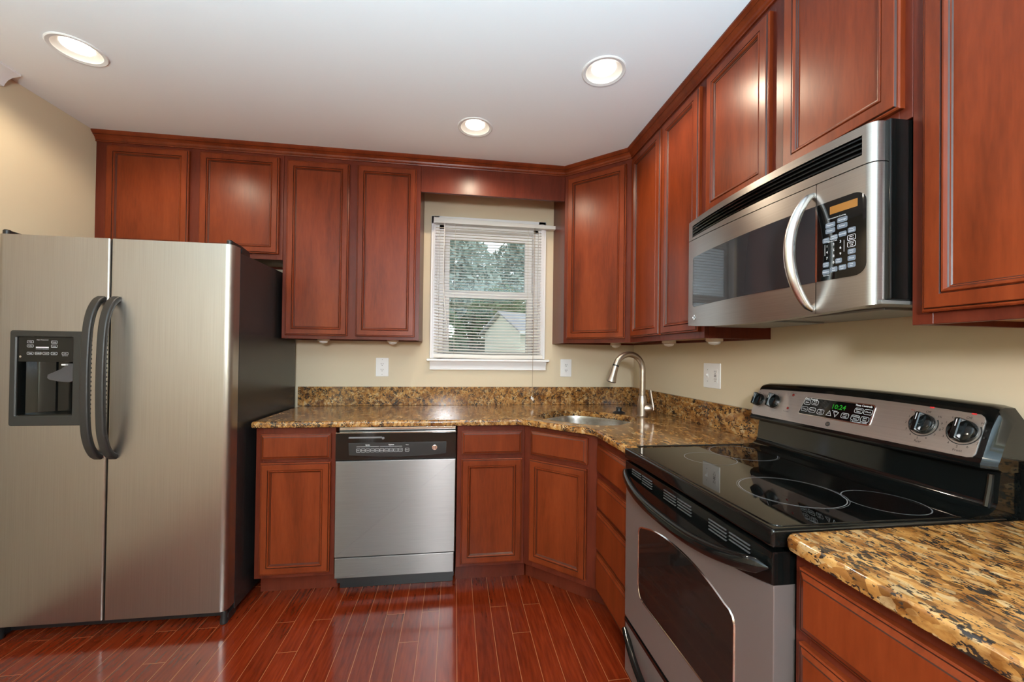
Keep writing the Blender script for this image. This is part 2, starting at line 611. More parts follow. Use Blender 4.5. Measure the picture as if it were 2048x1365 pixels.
# profiles (inset, height, is_glaze_between_this_and_next)
DOOR_PROFILE = [(0, 0, 0), (0, .0130, 0), (.0030, .0155, 0), (.0060, .0155, 1), (.0082, .0190, 0), (.0095, .0200, 0), (.0355, .0200, 1), (.0375, .0168, 0), (.0400, .0208, 0), (.0430, .0208, 0), (.0465, .0155, 1), (.0485, .0130, 0), (.0505, .0126, 1), (.0525, .0102, 0)]
DRAWER_PROFILE = [(0, 0, 0), (0, .0120, 0), (.0035, .0140, 1), (.0060, .0140, 0), (.0150, .0190, 1), (.0172, .0202, 0)]


def panel(b, u0, u1, z0, z1, y, prof):
    """a moulded door or drawer front in local cabinet space, facing -y"""
    loops, mis = [], []
    for i, (d, h, g) in enumerate(prof):
        loops.append([(u0 + d, y - h, z0 + d), (u1 - d, y - h, z0 + d), (u1 - d, y - h, z1 - d), (u0 + d, y - h, z1 - d)])
        mis.append(g)
    mis[-1] = 0
    b.loft(loops, mis=mis)
    return b


def wood_front(name, parent, u0, u1, z0, z1, y, prof):
    b = B()
    panel(b, u0, u1, z0, z1, y, prof)
    return b.done(name, ['door_wood', 'glaze'], parent, local=True, angle=20)


# ------------------------------------------------------------------ setting
def structure(o):
    o['kind'] = 'structure'
    return o


b = B(); b.box(XL - .15, .15, YR - .15, .12, -.05, 0); structure(b.done('floor', 'floor'))
b = B()
# ceiling sheet with round cut-outs for the recessed lamps
HR = 0.078
t = bmesh.new()
vo = [t.verts.new(p) for p in ((XL - .15, YR - .15, H), (.15, YR - .15, H), (.15, .12, H), (XL - .15, .12, H))]
for k in range(4): t.edges.new((vo[k], vo[(k + 1) % 4]))
for lx, ly in LAMPS:
    vh = [t.verts.new((lx + HR * cos(2 * pi * k / 48), ly + HR * sin(2 * pi * k / 48), H)) for k in range(48)]
    for k in range(48): t.edges.new((vh[k], vh[(k + 1) % 48]))
bmesh.ops.triangle_fill(t, edges=list(t.edges), use_beauty=True)
for f in t.faces:
    f.normal_update()
    if f.normal.z > 0: f.normal_flip()
b.merge(t); t.free()
b.box(XL - .15, .15, YR - .15, .12, H + .12, H + .16)
structure(b.done('ceiling', 'ceiling', fixn=False))

# back wall with the window opening
WX0, WX1, WZ0, WZ1 = -1.432, -.736, 1.238, 2.168
b = B()
b.box(XL - .15, WX0, 0, .12, 0, H); b.box(WX1, .15, 0, .12, 0, H)
b.box(WX0, WX1, 0, .12, 0, WZ0); b.box(WX0, WX1, 0, .12, WZ1, H)
structure(b.done('wall_back', 'wall'))
b = B(); b.box(0, .12, YR, 0, 0, H); structure(b.done('wall_right', 'wall'))
b = B(); b.box(XL - .12, XL, YR, 0, 0, H); structure(b.done('wall_left', 'wall'))
# rear wall, behind the camera, with a wide window added for frontal daylight
RX0, RX1, RZ0, RZ1 = -3.0, -.5, .95, 2.28
b = B()
b.box(XL - .15, RX0, YR - .12, YR, 0, H); b.box(RX1, .15, YR - .12, YR, 0, H)
b.box(RX0, RX1, YR - .12, YR, 0, RZ0); b.box(RX0, RX1, YR - .12, YR, RZ1, H)
structure(b.done('wall_rear', 'wall'))
w2 = root('window_2', 'added wide white framed window in the unseen rear wall', 'window', (-1.75, YR, RZ0), kind='structure')
b = B()
for x in (RX0, RX0 + .82, RX0 + 1.66, RX1 - .05):
    b.box(x, x + .05, YR - .08, YR - .02, RZ0, RZ1)
for z in (RZ0, RZ1 - .05):
    b.box(RX0, RX1, YR - .08, YR - .02, z, z + .05)
b.box(RX0 - .07, RX0, YR - .01, YR + .018, RZ0 - .07, RZ1 + .07); b.box(RX1, RX1 + .07, YR - .01, YR + .018, RZ0 - .07, RZ1 + .07)
b.box(RX0, RX1, YR - .01, YR + .018, RZ1, RZ1 + .07); b.box(RX0, RX1, YR - .01, YR + .018, RZ0 - .07, RZ0)
b.done('frame', 'trim', w2)
b = B(); b.box(RX0 + .05, RX1 - .05, YR - .055, YR - .05, RZ0 + .05, RZ1 - .05); b.done('pane', 'glass', w2)
pl = bpy.data.lights.new('rear_window_portal', 'AREA')
pl.shape = 'RECTANGLE'; pl.size = RX1 - RX0; pl.size_y = RZ1 - RZ0
pl.cycles.is_portal = True
po = bpy.data.objects.new('rear_window_portal', pl); COL.objects.link(po)
po.location = ((RX0 + RX1) / 2, YR - .13, (RZ0 + RZ1) / 2); po.rotation_euler = (radians(90), 0, 0)

# white crown moulding along the left wall
b = B()
prof = [(0, 0), (.078, 0), (.078, -.008), (.064, -.012), (.045, -.018), (.028, -.03), (.017, -.046), (.012, -.058), (0, -.058)]
b.loft([[(XL + u, -.775 if k else YR + .01, H + v) for u, v in prof] for k in (0, 1)])
o = structure(b.done('trim_1', 'trim')); tag(o, 'white crown moulding along the top of the left wall', 'moulding')

# ------------------------------------------------------------------ window over the sink
win = root('window_1', 'white double hung window above the counter', 'window', (-1.083, 0, WZ0), kind='structure')
b = B()
b.box(-1.489, WX0, -.018, 0, 1.24, 2.225, .004); b.box(WX1, -.680, -.018, 0, 1.24, 2.225, .004)
b.box(-1.489, -.680, -.018, 0, WZ1, 2.225, .004)
b.box(-1.475, -1.445, -.024, -.017, 1.24, 2.205, .003); b.box(-.724, -.694, -.024, -.017, 1.24, 2.205, .003)
b.done('casing', 'trim', win)
b = B(); b.box(-1.507, -.653, -.052, .03, 1.221, 1.238, .004); b.done('sill', 'trim', win)
b = B()
prof = [(0, 1.221), (-.036, 1.221), (-.034, 1.212), (-.022, 1.198), (-.017, 1.185), (-.016, 1.172), (-.021, 1.168), (-.021, 1.162), (0, 1.162)]
b.loft([[(x, y, z) for y, z in prof] for x in (-1.487, -.672)]); b.done('apron', 'trim', win)
b = B()
b.box(WX0, WX0 + .03, .0, .12, WZ0, WZ1); b.box(WX1 - .03, WX1, .0, .12, WZ0, WZ1)
b.box(WX0, WX1, .0, .12, WZ1 - .028, WZ1); b.box(WX0, WX1, .0, .12, WZ0, WZ0 + .02)
b.done('jamb', 'trim', win)


def sash(name, x0, x1, z0, z1, gx0, gx1, gz0, gz1, y0, y1):
    b = B()
    b.box(x0, gx0, y0, y1, z0, z1, .003); b.box(gx1, x1, y0, y1, z0, z1, .003)
    b.box(gx0 - .002, gx1 + .002, y0, y1, gz1, z1, .003); b.box(gx0 - .002, gx1 + .002, y0, y1, z0, gz0, .003)
    o = b.done(name, 'trim', win)
    b = B(); b.box(gx0 - .004, gx1 + .004, (y0 + y1) / 2 - .002, (y0 + y1) / 2 + .002, gz0 - .004, gz1 + .004)
    b.done('pane', 'glass', o)
    return o


sash('upper_sash', -1.402, -.766, 1.68, 2.14, -1.362, -.818, 1.729, 2.09, .066, .096)
lo = sash('lower_sash', -1.402, -.766, 1.258, 1.715, -1.36, -.81, 1.289, 1.667, .026, .056)

# ------------------------------------------------------------------ blind
bl = root('window_blind', 'white slatted window blind with sagging lower slats over the sink window', 'blind', (-1.08, -.045, 1.24))
b = B()
v = [(-1.471, 2.165, 2.203), (-.615, 2.164, 2.188)]
b.loft([[(x, -.020, z0), (x, -.058, z0), (x, -.060, z0 + .004), (x, -.060, z1 - .004), (x, -.058, z1), (x, -.020, z1)] for x, z0, z1 in v])
b.done('headrail', 'blind', bl)
b = B()
NS = 44
for i in range(NS):
    z = 1.286 + (2.155 - 1.286) * i / (NS - 1)
    s_ = max(0, 1 - (z - 1.286) / .55)
    sag = .014 * s_ * (1 - s_ * .75) * 2
    loops = []
    for k in range(15):
        x = -1.460 + .742 * k / 14
        t = k / 14
        dz = -sag * (4 * t * (1 - t)) ** .8 - .003 * (t - .5) + .004 * s_ * (.5 - t)
        loops.append([(x, -.030 - .025 * q, z + dz + .0022 * (4 * q * (1 - q)) - (.003 + .006 * s_) * (q - .5)) for q in (0, .25, .5, .75, 1)])
    b.loft(loops, closed=False, cap0=False, cap1=False)
b.done('slats', 'blind', bl, angle=60)
b = B()
b.loft([[(x, -.026, 1.243 + dz), (x, -.056, 1.241 + dz), (x, -.058, 1.25 + dz), (x, -.056, 1.268 + dz), (x, -.026, 1.270 + dz)] for x, dz in ((-1.460, .003), (-1.3, .002), (-1.08, -.003), (-.86, -.001), (-.705, .001))])
b.done('bottom_rail', 'blind', bl)
for x in (-1.325, -1.085 + .27):
    b = B()
    for y in (-.029, -.057):
        b.tube([(x, y, 2.165), (x + .001, y, 1.26)], .0009, 5)
    b.done('ladder_cord', 'ladder', bl)
b = B(); b.tube(spline([(-1.397, -.066, 2.16), (-1.401, -.068, 1.9), (-1.398, -.068, 1.7), (-1.366, -.066, 1.375)]), .0028, 6); b.done('tilt_wand', 'white_plastic', bl)
b = B(); b.tube(spline([(-.771, -.062, 2.165), (-.773, -.066, 1.7), (-.776, -.068, 1.2), (-.778, -.066, .985)], 6), .0016, 6)
pc = b.done('pull_cord', 'cord', bl)
b = B()
for dx, dz in ((-.004, .0), (.006, -.008)):
    b.lathe([(.0015, .022), (.003, .02), (.0045, .006), (.006, 0), (.004, -.001)], Matrix.Translation((-.778 + dx, -.066, .962 + dz)), 10)
b.done('tassel', 'white_plastic', pc)

# ------------------------------------------------------------------ cabinets


def cab_box(parent, w, z0, z1, depth, recess=.013, bottom=True):
    b = B()
    b.box(.001, .017, -depth + .02, -.002, z0, z1)
    b.box(w - .017, w - .001, -depth + .02, -.002, z0, z1)
    b.box(.017, w - .017, -depth + .02, -.002, z1 - .016, z1)
    b.box(.017, w - .017, -.012, -.002, z0, z1 - .016)
    b.done('carcass', 'frame_wood', parent, local=True)
    if bottom:
        b = B(); b.box(.017, w - .017, -depth + .02, -.012, z0 + recess, z0 + recess + .014)
        b.done('bottom_panel', 'maple', parent, local=True)


def face_frame(parent, w, z0, z1, depth, uprights, rails):
    """uprights = [(u0,u1)], rails = [(z0,z1)]"""
    b = B()
    for u0, u1 in uprights:
        b.box(u0, u1, -depth, -depth + .019, z0, z1, .001, 1)
    us = sorted(uprights)
    for a, c in zip(us, us[1:]):
        for r0, r1 in rails:
            b.box(a[1] - .0005, c[0] + .0005, -depth, -depth + .019, r0, r1, .001, 1)
    return b.done('face_frame', 'frame_wood', parent, local=True)


def wall_cabinet(name, label, origin, rz, w, z0, z1, depth, doors, zd0, zd1, recess=.013, group=None):
    o = root(name, label, 'wall cabinet', origin, rz, group)
    cab_box(o, w, z0, z1, depth, recess)
    ups = [(0, doors[0][0] + .012)]
    for a, c in zip(doors, doors[1:]):
        ups.append((a[1] - .012, c[0] + .012))
    ups.append((doors[-1][1] - .012, w))
    face_frame(o, w, z0, z1, depth, ups, [(z0, zd0 + .014), (zd1 - .014, z1)])
    for u0, u1 in doors:
        wood_front('door', o, u0, u1, zd0, zd1, -depth, DOOR_PROFILE)
    return o


UG = 'cherry wall cabinets under the ceiling'
ZT = H - .003
D = .304
wall_cabinet('wall_cabinet', 'short cherry wood wall cabinet with two doors above the refrigerator', (XL + .001, 0, 0), 0, .979, 1.812, ZT, D,
             [(.060, .478), (.535, .958)], 1.843, 2.411, group=UG)
wall_cabinet('wall_cabinet', 'tall cherry wood wall cabinet with two narrow doors left of the window', (-2.3275, 0, 0), 0, .789, 1.351, ZT, D,
             [(.022, .371), (.417, .764)], 1.371, 2.402, group=UG)
RR = radians(-90)
wall_cabinet('wall_cabinet', 'tall cherry wood wall cabinet with two doors between corner cabinet and microwave', (0, -.6035, 0), RR, .697, 1.351, ZT, D,
             [(.030, .357), (.369, .672)], 1.379, 2.405, group=UG)
wall_cabinet('wall_cabinet', 'short cherry wood wall cabinet with two doors directly above the microwave', (0, -1.3015, 0), RR, .7485, 1.8195, ZT, D,
             [(.020, .348), (.404, .733)], 1.848, 2.402, group=UG)
wall_cabinet('wall_cabinet', 'large cherry wood wall cabinet right of the microwave above the near counter', (0, -2.0505, 0), RR, .46, 1.351, ZT, D,
             [(.028, .436)], 1.376, 2.405, group=UG)


def diag_frame(P0, P1):
    dx, dy = P1[0] - P0[0], P1[1] - P0[1]
    return atan2(dy, dx), sqrt(dx * dx + dy * dy)


# corner wall cabinet
P0, P1 = (-.6227, -.304), (-.304, -.6024)
ang, Lg = diag_frame(P0, P1)
o = root('wall_cabinet', 'cherry wood diagonal corner wall cabinet with one door above the faucet', 'wall cabinet', (P0[0], P0[1], 0), ang, UG)
inv = RM[o.name].inverted()


def loc2(x, y):
    q = inv @ Vector((x, y, 0))
    return (q.x, q.y)


poly_out = [P0, P1, (-.003, -.6025), (-.003, -.003), (-.622, -.003)]
pl_ = [loc2(*p) for p in poly_out]
pin = offset(pl_, .016)
b = B()
z0, z1 = 1.351, ZT
# side walls (not the face), as slabs between outer and inner outlines
for i in (1, 2, 3, 4):
    j = (i + 1) % 5
    q = [pl_[i], pl_[j], pin[j], pin[i]]
    b.prism(q, FLATZ, z0, z1)
b.prism(pin, FLATZ, z1 - .02, z1)
b.done('carcass', 'frame_wood', o, local=True)
b = B(); b.prism(pin, FLATZ, z0 + .013, z0 + .027); b.done('bottom_panel', 'maple', o, local=True)
face_frame(o, Lg, z0, z1, 0.0, [(0, .037), (Lg - .037, Lg)], [(z0, 1.39), (2.39, z1)])
wood_front('door', o, .026, Lg - .029, 1.376, 2.403, 0.0, DOOR_PROFILE)

# valance board above the window
b = B(); b.box(-1.537, -.6245, -D, -D + .02, 2.271, ZT, .001)
vb = b.done('valance_board', 'frame_wood', root('window_valance', 'plain cherry wood valance board spanning above the window', 'valance', (-1.08, -.294, 2.271)))

# crown along the cabinet tops
path = [(XL + .001, -D), P0, P1, (-D, -2.5095)]
cprof = [(0.0003, 2.429), (.006, 2.429), (.0075, 2.434), (.0055, 2.4365), (.010, 2.442), (.013, 2.450), (.021, 2.458), (.0265, 2.461), (.0255, 2.4635), (.031, 2.468), (.037, 2.475), (.037, H - .001), (.0003, H - .001)]
# keep the moulding flush with the face frames: it starts on the plane of the faces


def offset_path(path, d):
    out = []
    for i, p in enumerate(path):
        p = Vector(p)
        if i == 0:
            e = (Vector(path[1]) - p).normalized(); nn = Vector((e.y, -e.x)); out.append(p + nn * d)
        elif i == len(path) - 1:
            e = (p - Vector(path[i - 1])).normalized(); nn = Vector((e.y, -e.x)); out.append(p + nn * d)
        else:
            e1 = (p - Vector(path[i - 1])).normalized(); e2 = (Vector(path[i + 1]) - p).normalized()
            n1 = Vector((e1.y, -e1.x)); n2 = Vector((e2.y, -e2.x))
            k = n1 + n2
            out.append(p + k * (d / k.dot(n1)))
    return out


offs = [offset_path(path, d) for d, z in cprof]
b = B()
b.loft([[(offs[k][i].x, offs[k][i].y, cprof[k][1]) for k in range(len(cprof))] for i in range(len(path))])
for k, f in enumerate(b.bm.faces):
    if k < (len(path) - 1) * len(cprof) and k % len(cprof) in (2, 5, 7, 9): f.material_index = 1 if k % len(cprof) in (2, 7) else 0
cm = b.done('crown_strip', ['door_wood', 'glaze'], root('crown_moulding', 'stained cherry crown moulding running along the cabinet tops at the ceiling', 'moulding', (-1.2, -.32, 2.44)), angle=18)

# ---- base cabinets
BD = .605
ZB0, ZB1, TOE = .108, .882, .075
BG = 'cherry base cabinets under the granite'


def base_cabinet(label, origin, rz, w, fronts, mids, rails, ups=None, toe=(0, 0)):
    o = root('base_cabinet', label, 'base cabinet', origin, rz, BG)
    b = B()
    b.box(.001, .017, -BD + .02, -.03, ZB0, ZB1); b.box(w - .017, w - .001, -BD + .02, -.03, ZB0, ZB1)
    b.box(.017, w - .017, -BD + .02, -.03, ZB0, ZB0 + .016)
    b.box(.017, w - .017, -.046, -.03, ZB0, ZB1)
    b.done('carcass', 'frame_wood', o, local=True)
    face_frame(o, w, ZB0, ZB1, BD, ups or [(0, .036), (w - .036, w)], rails)
    b = B(); b.box(toe[0], w - toe[1], -BD + TOE, -BD + TOE + .018, 0, ZB0); b.done('toe_kick', 'frame_wood', o, local=True)
    for kind, u0, u1, z0, z1 in fronts:
        wood_front(kind, o, u0, u1, z0, z1, -BD, DOOR_PROFILE if kind == 'door' else DRAWER_PROFILE)
    return o


base_cabinet('cherry wood base cabinet with drawer over door between refrigerator and dishwasher', (-2.317, 0, 0), 0, .388,
             [('drawer', .025, .367, .717, .849), ('door', .027, .367, .129, .701)], [], [(ZB0, .145), (.69, .73), (.838, ZB1)])
base_cabinet('cherry wood base cabinet with drawer over door right of the dishwasher', (-1.2965, 0, 0), 0, .3735,
             [('drawer', .023, .358, .722, .850), ('door', .024, .360, .127, .698)], [], [(ZB0, .142), (.69, .735), (.84, ZB1)], toe=(0, -.02))
base_cabinet('narrow cherry wood base cabinet with four stacked drawers left of the range', (0, -.8975, 0), RR, .425,
             [('drawer', .030, .400, .700, .840), ('drawer', .030, .400, .530, .672), ('drawer', .030, .400, .326, .516), ('drawer', .030, .400, .133, .312)], [],
             [(ZB0, .14), (.304, .334), (.508, .538), (.664, .708), (.832, ZB1)], toe=(-.02, 0))
base_cabinet('cherry wood drawer base cabinet under the near counter right of the range', (0, -2.0665, 0), RR, .76,
             [('drawer', .020, .735, .724, .851), ('drawer', .020, .735, .43, .701), ('drawer', .020, .735, .129, .415)], [],
             [(ZB0, .142), (.405, .44), (.69, .735), (.84, ZB1)])
# diagonal sink base
P0b, P1b = (-.9225, -BD), (-BD, -.8970)
ang, Lg = diag_frame(P0b, P1b)
o = root('base_cabinet', 'cherry wood diagonal corner sink cabinet with false drawer over one door', 'base cabinet', (P0b[0], P0b[1], 0), ang, BG)
inv = RM[o.name].inverted()
pl_ = [loc2(*p) for p in (P0b, P1b, (-.03, -.8965), (-.03, -.03), (-.922, -.03))]
pin = offset(pl_, .016)
b = B()
for i in (1, 2, 3, 4):
    j = (i + 1) % 5
    b.prism([pl_[i], pl_[j], pin[j], pin[i]], FLATZ, ZB0, ZB1)
b.prism(pin, FLATZ, ZB0, ZB0 + .016)
b.done('carcass', 'frame_wood', o, local=True)
face_frame(o, Lg, ZB0, ZB1, 0.0, [(0, .058), (Lg - .058, Lg)], [(ZB0, .15), (.69, .73), (.845, ZB1)])
b = B(); b.box(-.03, Lg + .06, TOE, TOE + .018, 0, ZB0); b.done('toe_kick', 'frame_wood', o, local=True)
wood_front('drawer', o, .046, Lg - .049, .722, .856, 0.0, DRAWER_PROFILE)
wood_front('door', o, .042, Lg - .052, .140, .698, 0.0, DOOR_PROFILE)

# ------------------------------------------------------------------ granite
ZC, ZCB = .9165, .8835


def superell(cx, cy, a, c, e, th, n=48):
    out = []
    for i in range(n):
        t = 2 * pi * i / n
        u = a * (abs(cos(t)) ** (2 / e)) * (1 if cos(t) >= 0 else -1)
        v_ = c * (abs(sin(t)) ** (2 / e)) * (1 if sin(t) >= 0 else -1)
        out.append((cx + u * cos(th) - v_ * sin(th), cy + u * sin(th) + v_ * cos(th)))
    return out


def slab(b, outer, hole=None):
    """polished slab with an eased edge; hole is an optional inner outline"""
    prof = [(.006, ZCB), (.0015, ZCB + .003), (0, ZCB + .009), (0, ZC - .012), (.002, ZC - .006), (.006, ZC - .002), (.012, ZC)]
    loops = [[(x, y, z) for x, y in offset(outer, d)] for d, z in prof]
    b.loft(loops, cap0=False, cap1=False)
    top = [Vector((x, y, ZC)) for x, y in offset(outer, .012)]
    bot = [Vector((x, y, ZCB)) for x, y in offset(outer, .006)]
    for pts, z in ((top, ZC), (bot, ZCB)):
        t = bmesh.new()
        vo = [t.verts.new(p) for p in pts]
        for i in range(len(vo)): t.edges.new((vo[i], vo[(i + 1) % len(vo)]))
        if hole:
            vh = [t.verts.new((x, y, z)) for x, y in hole]
            for i in range(len(vh)): t.edges.new((vh[i], vh[(i + 1) % len(vh)]))
        bmesh.ops.triangle_fill(t, edges=list(t.edges), use_beauty=True)
        b.merge(t)
        t.free()
    if hole:
        b.loft([[(x, y, ZC) for x, y in hole], [(x, y, ZCB) for x, y in hole]], cap0=False, cap1=False)
    bmesh.ops.remove_doubles(b.bm, verts=b.bm.verts, dist=1e-5)


def arc_corner(p0, p1, p2, r, n=6):
    p0, p1, p2 = Vector(p0), Vector(p1), Vector(p2)
    a = (p0 - p1).normalized(); c = (p2 - p1).normalized()
    h = a.angle(c) / 2
    d = r / math.tan(h)
    s0, s1 = p1 + a * d, p1 + c * d
    return [tuple((s0.lerp(p1, t)).lerp(p1.lerp(s1, t), t)) for t in [i / n for i in range(n + 1)]]


SCX, SCY, STH = -.556, -.585, radians(-45)
hole = superell(SCX, SCY, .26, .232, 3.0, STH)
C = [(-2.332, -.003), (-2.332, -.643), (-.945, -.643), (-.643, -.953), (-.643, -1.3225), (-.003, -1.3225), (-.003, -.003)]
outer = [C[0]] + arc_corner(C[0], C[1], C[2], .02) + arc_corner(C[1], C[2], C[3], .05) + arc_corner(C[2], C[3], C[4], .05) + C[4:]
b = B(); slab(b, outer, hole)
ct = b.done('slab', 'granite', root('countertop', 'gold speckled granite countertop around the sink from refrigerator to range', 'countertop', (-1.2, -.35, ZCB)))
C = [(-.003, -2.069), (-.643, -2.069), (-.643, -2.84), (-.003, -2.84)]
outer = [C[0]] + arc_corner(C[0], C[1], C[2], .03) + C[2:]
b = B(); slab(b, outer)
b.done('slab', 'granite', root('countertop', 'gold speckled granite countertop nearest the viewer right of the range', 'countertop', (-.32, -2.45, ZCB)))
ZBS = 1.043
SG = 'granite backsplash strips'
b = B(); b.box(-2.336, -.0225, -.022, -.002, ZC + .0003, ZBS, .002)
b.done('strip', 'granite', root('backsplash', 'granite backsplash strip on the back wall below the window', 'backsplash', (-1.2, -.012, ZC), group=SG))
b = B(); b.box(-.022, -.002, -1.302, -.002, ZC + .0003, ZBS, .002)
b.done('strip', 'granite', root('backsplash', 'granite backsplash strip on the right wall between faucet and range', 'backsplash', (-.012, -.66, ZC), group=SG))
b = B(); b.box(-.022, -.002, -2.84, -2.071, ZC + .0003, ZBS, .002)
b.done('strip', 'granite', root('backsplash', 'granite backsplash strip behind the near counter right of the range', 'backsplash', (-.012, -2.5, ZC), group=SG))

# ------------------------------------------------------------------ sink, faucet, stopper
sk = root('kitchen_sink', 'undermount stainless steel sink bowl set in the corner counter', 'sink', (SCX, SCY, .70))
b = B()
loops = []
for sc_, z in ((1.04, ZCB - .0005), (.985, ZCB - .001), (.975, ZCB - .02), (.955, .78), (.93, .725), (.86, .705), (.3, .700), (.09, .698)):
    loops.append([(x, y, z) for x, y in superell(SCX, SCY, .26 * sc_, .232 * sc_, 3.0, STH)])
b.loft(loops, cap0=False, cap1=True)
b.done('bowl', 'steel_s', sk, angle=50)
b = B(); b.lathe([(.045, .7), (.045, .703), (.038, .704), (.03, .701), (.005, .7)], Matrix.Translation((SCX, SCY, .0)), 24); b.done('drain', 'chrome', sk)

fx, fy = -.219, -.588
fa = root('faucet', 'brushed nickel gooseneck pull-down faucet standing behind the sink', 'faucet', (fx, fy, ZC))
dv = Vector((-cos(radians(10)), -sin(radians(10)), 0))
fp = lambda r, z, dr=dv: Vector((fx, fy, 0)) + dr * r + Vector((0, 0, z))
b = B()
b.lathe([(.031, ZC + .0005), (.032, ZC + .006), (.029, ZC + .009), (.0275, ZC + .012), (.0275, .985), (.0265, 1.005), (.0205, 1.035), (.0185, 1.041)], Matrix.Translation((fx, fy, 0)), 32)
b.done('base', 'nickel', fa)
b = B()
pth = [fp(0, 1.042), fp(0, 1.10), fp(0, 1.15)]
for i in range(0, 17):
    a = radians(162 * i / 16)
    pth.append(fp(.093 * (1 - cos(a)), 1.190 + .093 * sin(a)))
b.tube(pth, .0172, 16)
b.done('spout', 'nickel', fa)
e0 = pth[-1]; tdir = (pth[-1] - pth[-2]).normalized()
hd = (fp(.215, 1.112) - e0).normalized()
b = B(); b.tube([e0 - tdir * .001, e0 + hd * .007], .0182, 16)
b.done('collar', 'black', fa)
b = B(); b.tube([e0 + hd * .007, e0 + hd * .012, e0 + hd * .04, e0 + hd * .07, e0 + hd * .095, e0 + hd * .100], [.0178, .0178, .0188, .0215, .027, .0265], 20)
sh = b.done('spray_head', 'nickel', fa)
b = B(); b.tube([e0 + hd * .1005, e0 + hd * .102], .021, 16); b.done('nozzle', 'grey', sh)
h2 = Vector((cos(radians(-25)), sin(radians(-25)), 0))
b = B(); b.tube([fp(.012, .966, h2), fp(.022, .966, h2), fp(.034, .967, h2), fp(.048, .968, h2), fp(.056, .968, h2), fp(.061, .968, h2)], [.026, .027, .027, .025, .020, .012], 20)
hub = b.done('handle_hub', 'nickel', fa)
b = B(); b.tube([fp(.056, .960, h2), fp(.057, .985, h2), fp(.052, 1.02, h2), fp(.046, 1.05, h2), fp(.042, 1.074, h2), fp(.041, 1.077, h2)], [.012, .0115, .009, .010, .011, .008], 12, flat=(1.2, .7)); b.done('lever', 'nickel', hub)

b = B(); b.lathe([(.037, 0), (.039, .003), (.033, .008), (.019, .012), (.016, .016), (.0155, .028), (.019, .030), (.019, .034), (.015, .036)], Matrix.Translation((-.302, -.447, ZC + .0005)), 28)
tag(b.done('sink_stopper', 'rubber'), 'black rubber sink stopper lying on the granite beside the faucet', 'stopper')

# ------------------------------------------------------------------ outlets


def duplex(b, fr, cu, cv, white=0, dark=1):
    for dv_ in (-.0195, .0195):
        b.mi = white
        b.prism(rrect(cu - .0165, cu + .0165, cv + dv_ - .0135, cv + dv_ + .0135, .011, 4), fr, .004, .0062)
        b.mi = dark
        for du in (-.0065, .0065):
            b.prism(rrect(cu + du - .0013, cu + du + .0013, cv + dv_ - .001, cv + dv_ + .008, .0006, 1), fr, .006, .0065)
        b.prism(rrect(cu - .0026, cu + .0026, cv + dv_ - .0095, cv + dv_ - .0045, .0024, 4), fr, .006, .0065)


def plate(name, label, fr, u0, u1, v0, v1, loc, cat='outlet', group=None):
    o = root(name, label, cat, loc, group=group)
    b = B(); b.prism(rrect(u0, u1, v0, v1, .004, 3), fr, .0003, .0052, .003); b.done('cover_plate', 'white_plastic', o)
    return o


fr = FRONT_BACKWALL(0)
o = plate('wall_outlet', 'white decora style wall outlet on the back wall left of the window', fr, -1.847, -1.763, 1.112, 1.239, (-1.805, 0, 1.112))
b = B(); cu, cv = -1.805, 1.1755
b.mi = 0; b.prism(rrect(cu - .0185, cu + .0185, cv - .034, cv + .034, .002, 2), fr, .004, .0068)
b.mi = 1
for dv_ in (-.019, .019):
    for du in (-.0065, .0065):
        b.prism(rrect(cu + du - .0013, cu + du + .0013, cv + dv_ - .001, cv + dv_ + .008, .0006, 1), fr, .0066, .0072)
    b.prism(rrect(cu - .0026, cu + .0026, cv + dv_ - .0095, cv + dv_ - .0045, .0024, 4), fr, .0066, .0072)
for dv_ in (-.05, .05):
    b.prism(rrect(cu - .002, cu + .002, cv + dv_ - .002, cv + dv_ + .002, .0019, 3), fr, .005, .0056)
b.done('receptacle', ['white_plastic', 'slot'], o)
o = plate('wall_outlet', 'white duplex wall outlet on the back wall between window and faucet', fr, -.5595, -.4775, 1.116, 1.243, (-.518, 0, 1.116))
b = B(); duplex(b, fr, -.5185, 1.1795); b.done('receptacle', ['white_plastic', 'slot'], o)
fr = FRONT_RIGHTWALL(0)
o = plate('wall_outlet', 'white double wall plate with two inserts on the right wall by the range', fr, -.983, -.848, 1.113, 1.241, (0, -.915, 1.113))
b = B(); cu, cv = -.947, 1.177
b.mi = 0; b.prism(rrect(cu - .0185, cu + .0185, cv - .034, cv + .034, .002, 2), fr, .004, .0068)
b.mi = 1
for dv_ in (-.019, .019):
    for du in (-.0065, .0065):
        b.prism(rrect(cu + du - .0013, cu + du + .0013, cv + dv_ - .001, cv + dv_ + .008, .0006, 1), fr, .0066, .0072)
    b.prism(rrect(cu - .0026, cu + .0026, cv + dv_ - .0095, cv + dv_ - .0045, .0024, 4), fr, .0066, .0072)
for dv_ in (-.004, .004):
    b.prism(rrect(cu - .008, cu + .008, cv + dv_ - .002, cv + dv_ + .002, .0006, 1), fr, .0066, .0074)
b.done('receptacle', ['white_plastic', 'slot'], o)
b = B(); cu = -.884
b.mi = 0; b.prism(rrect(cu - .005, cu + .005, cv - .012, cv + .012, .001, 1), fr, .004, .007)
b.mi = 0; b.prism(rrect(cu - .0035, cu + .0035, cv - .002, cv + .008, .001, 2), fr, .006, .016)
b.mi = 1
for dv_ in (-.03, .03): b.prism(rrect(cu - .002, cu + .002, cv + dv_ - .002, cv + dv_ + .002, .0019, 3), fr, .005, .0056)
b.done('toggle_switch', ['white_plastic', 'slot'], o)

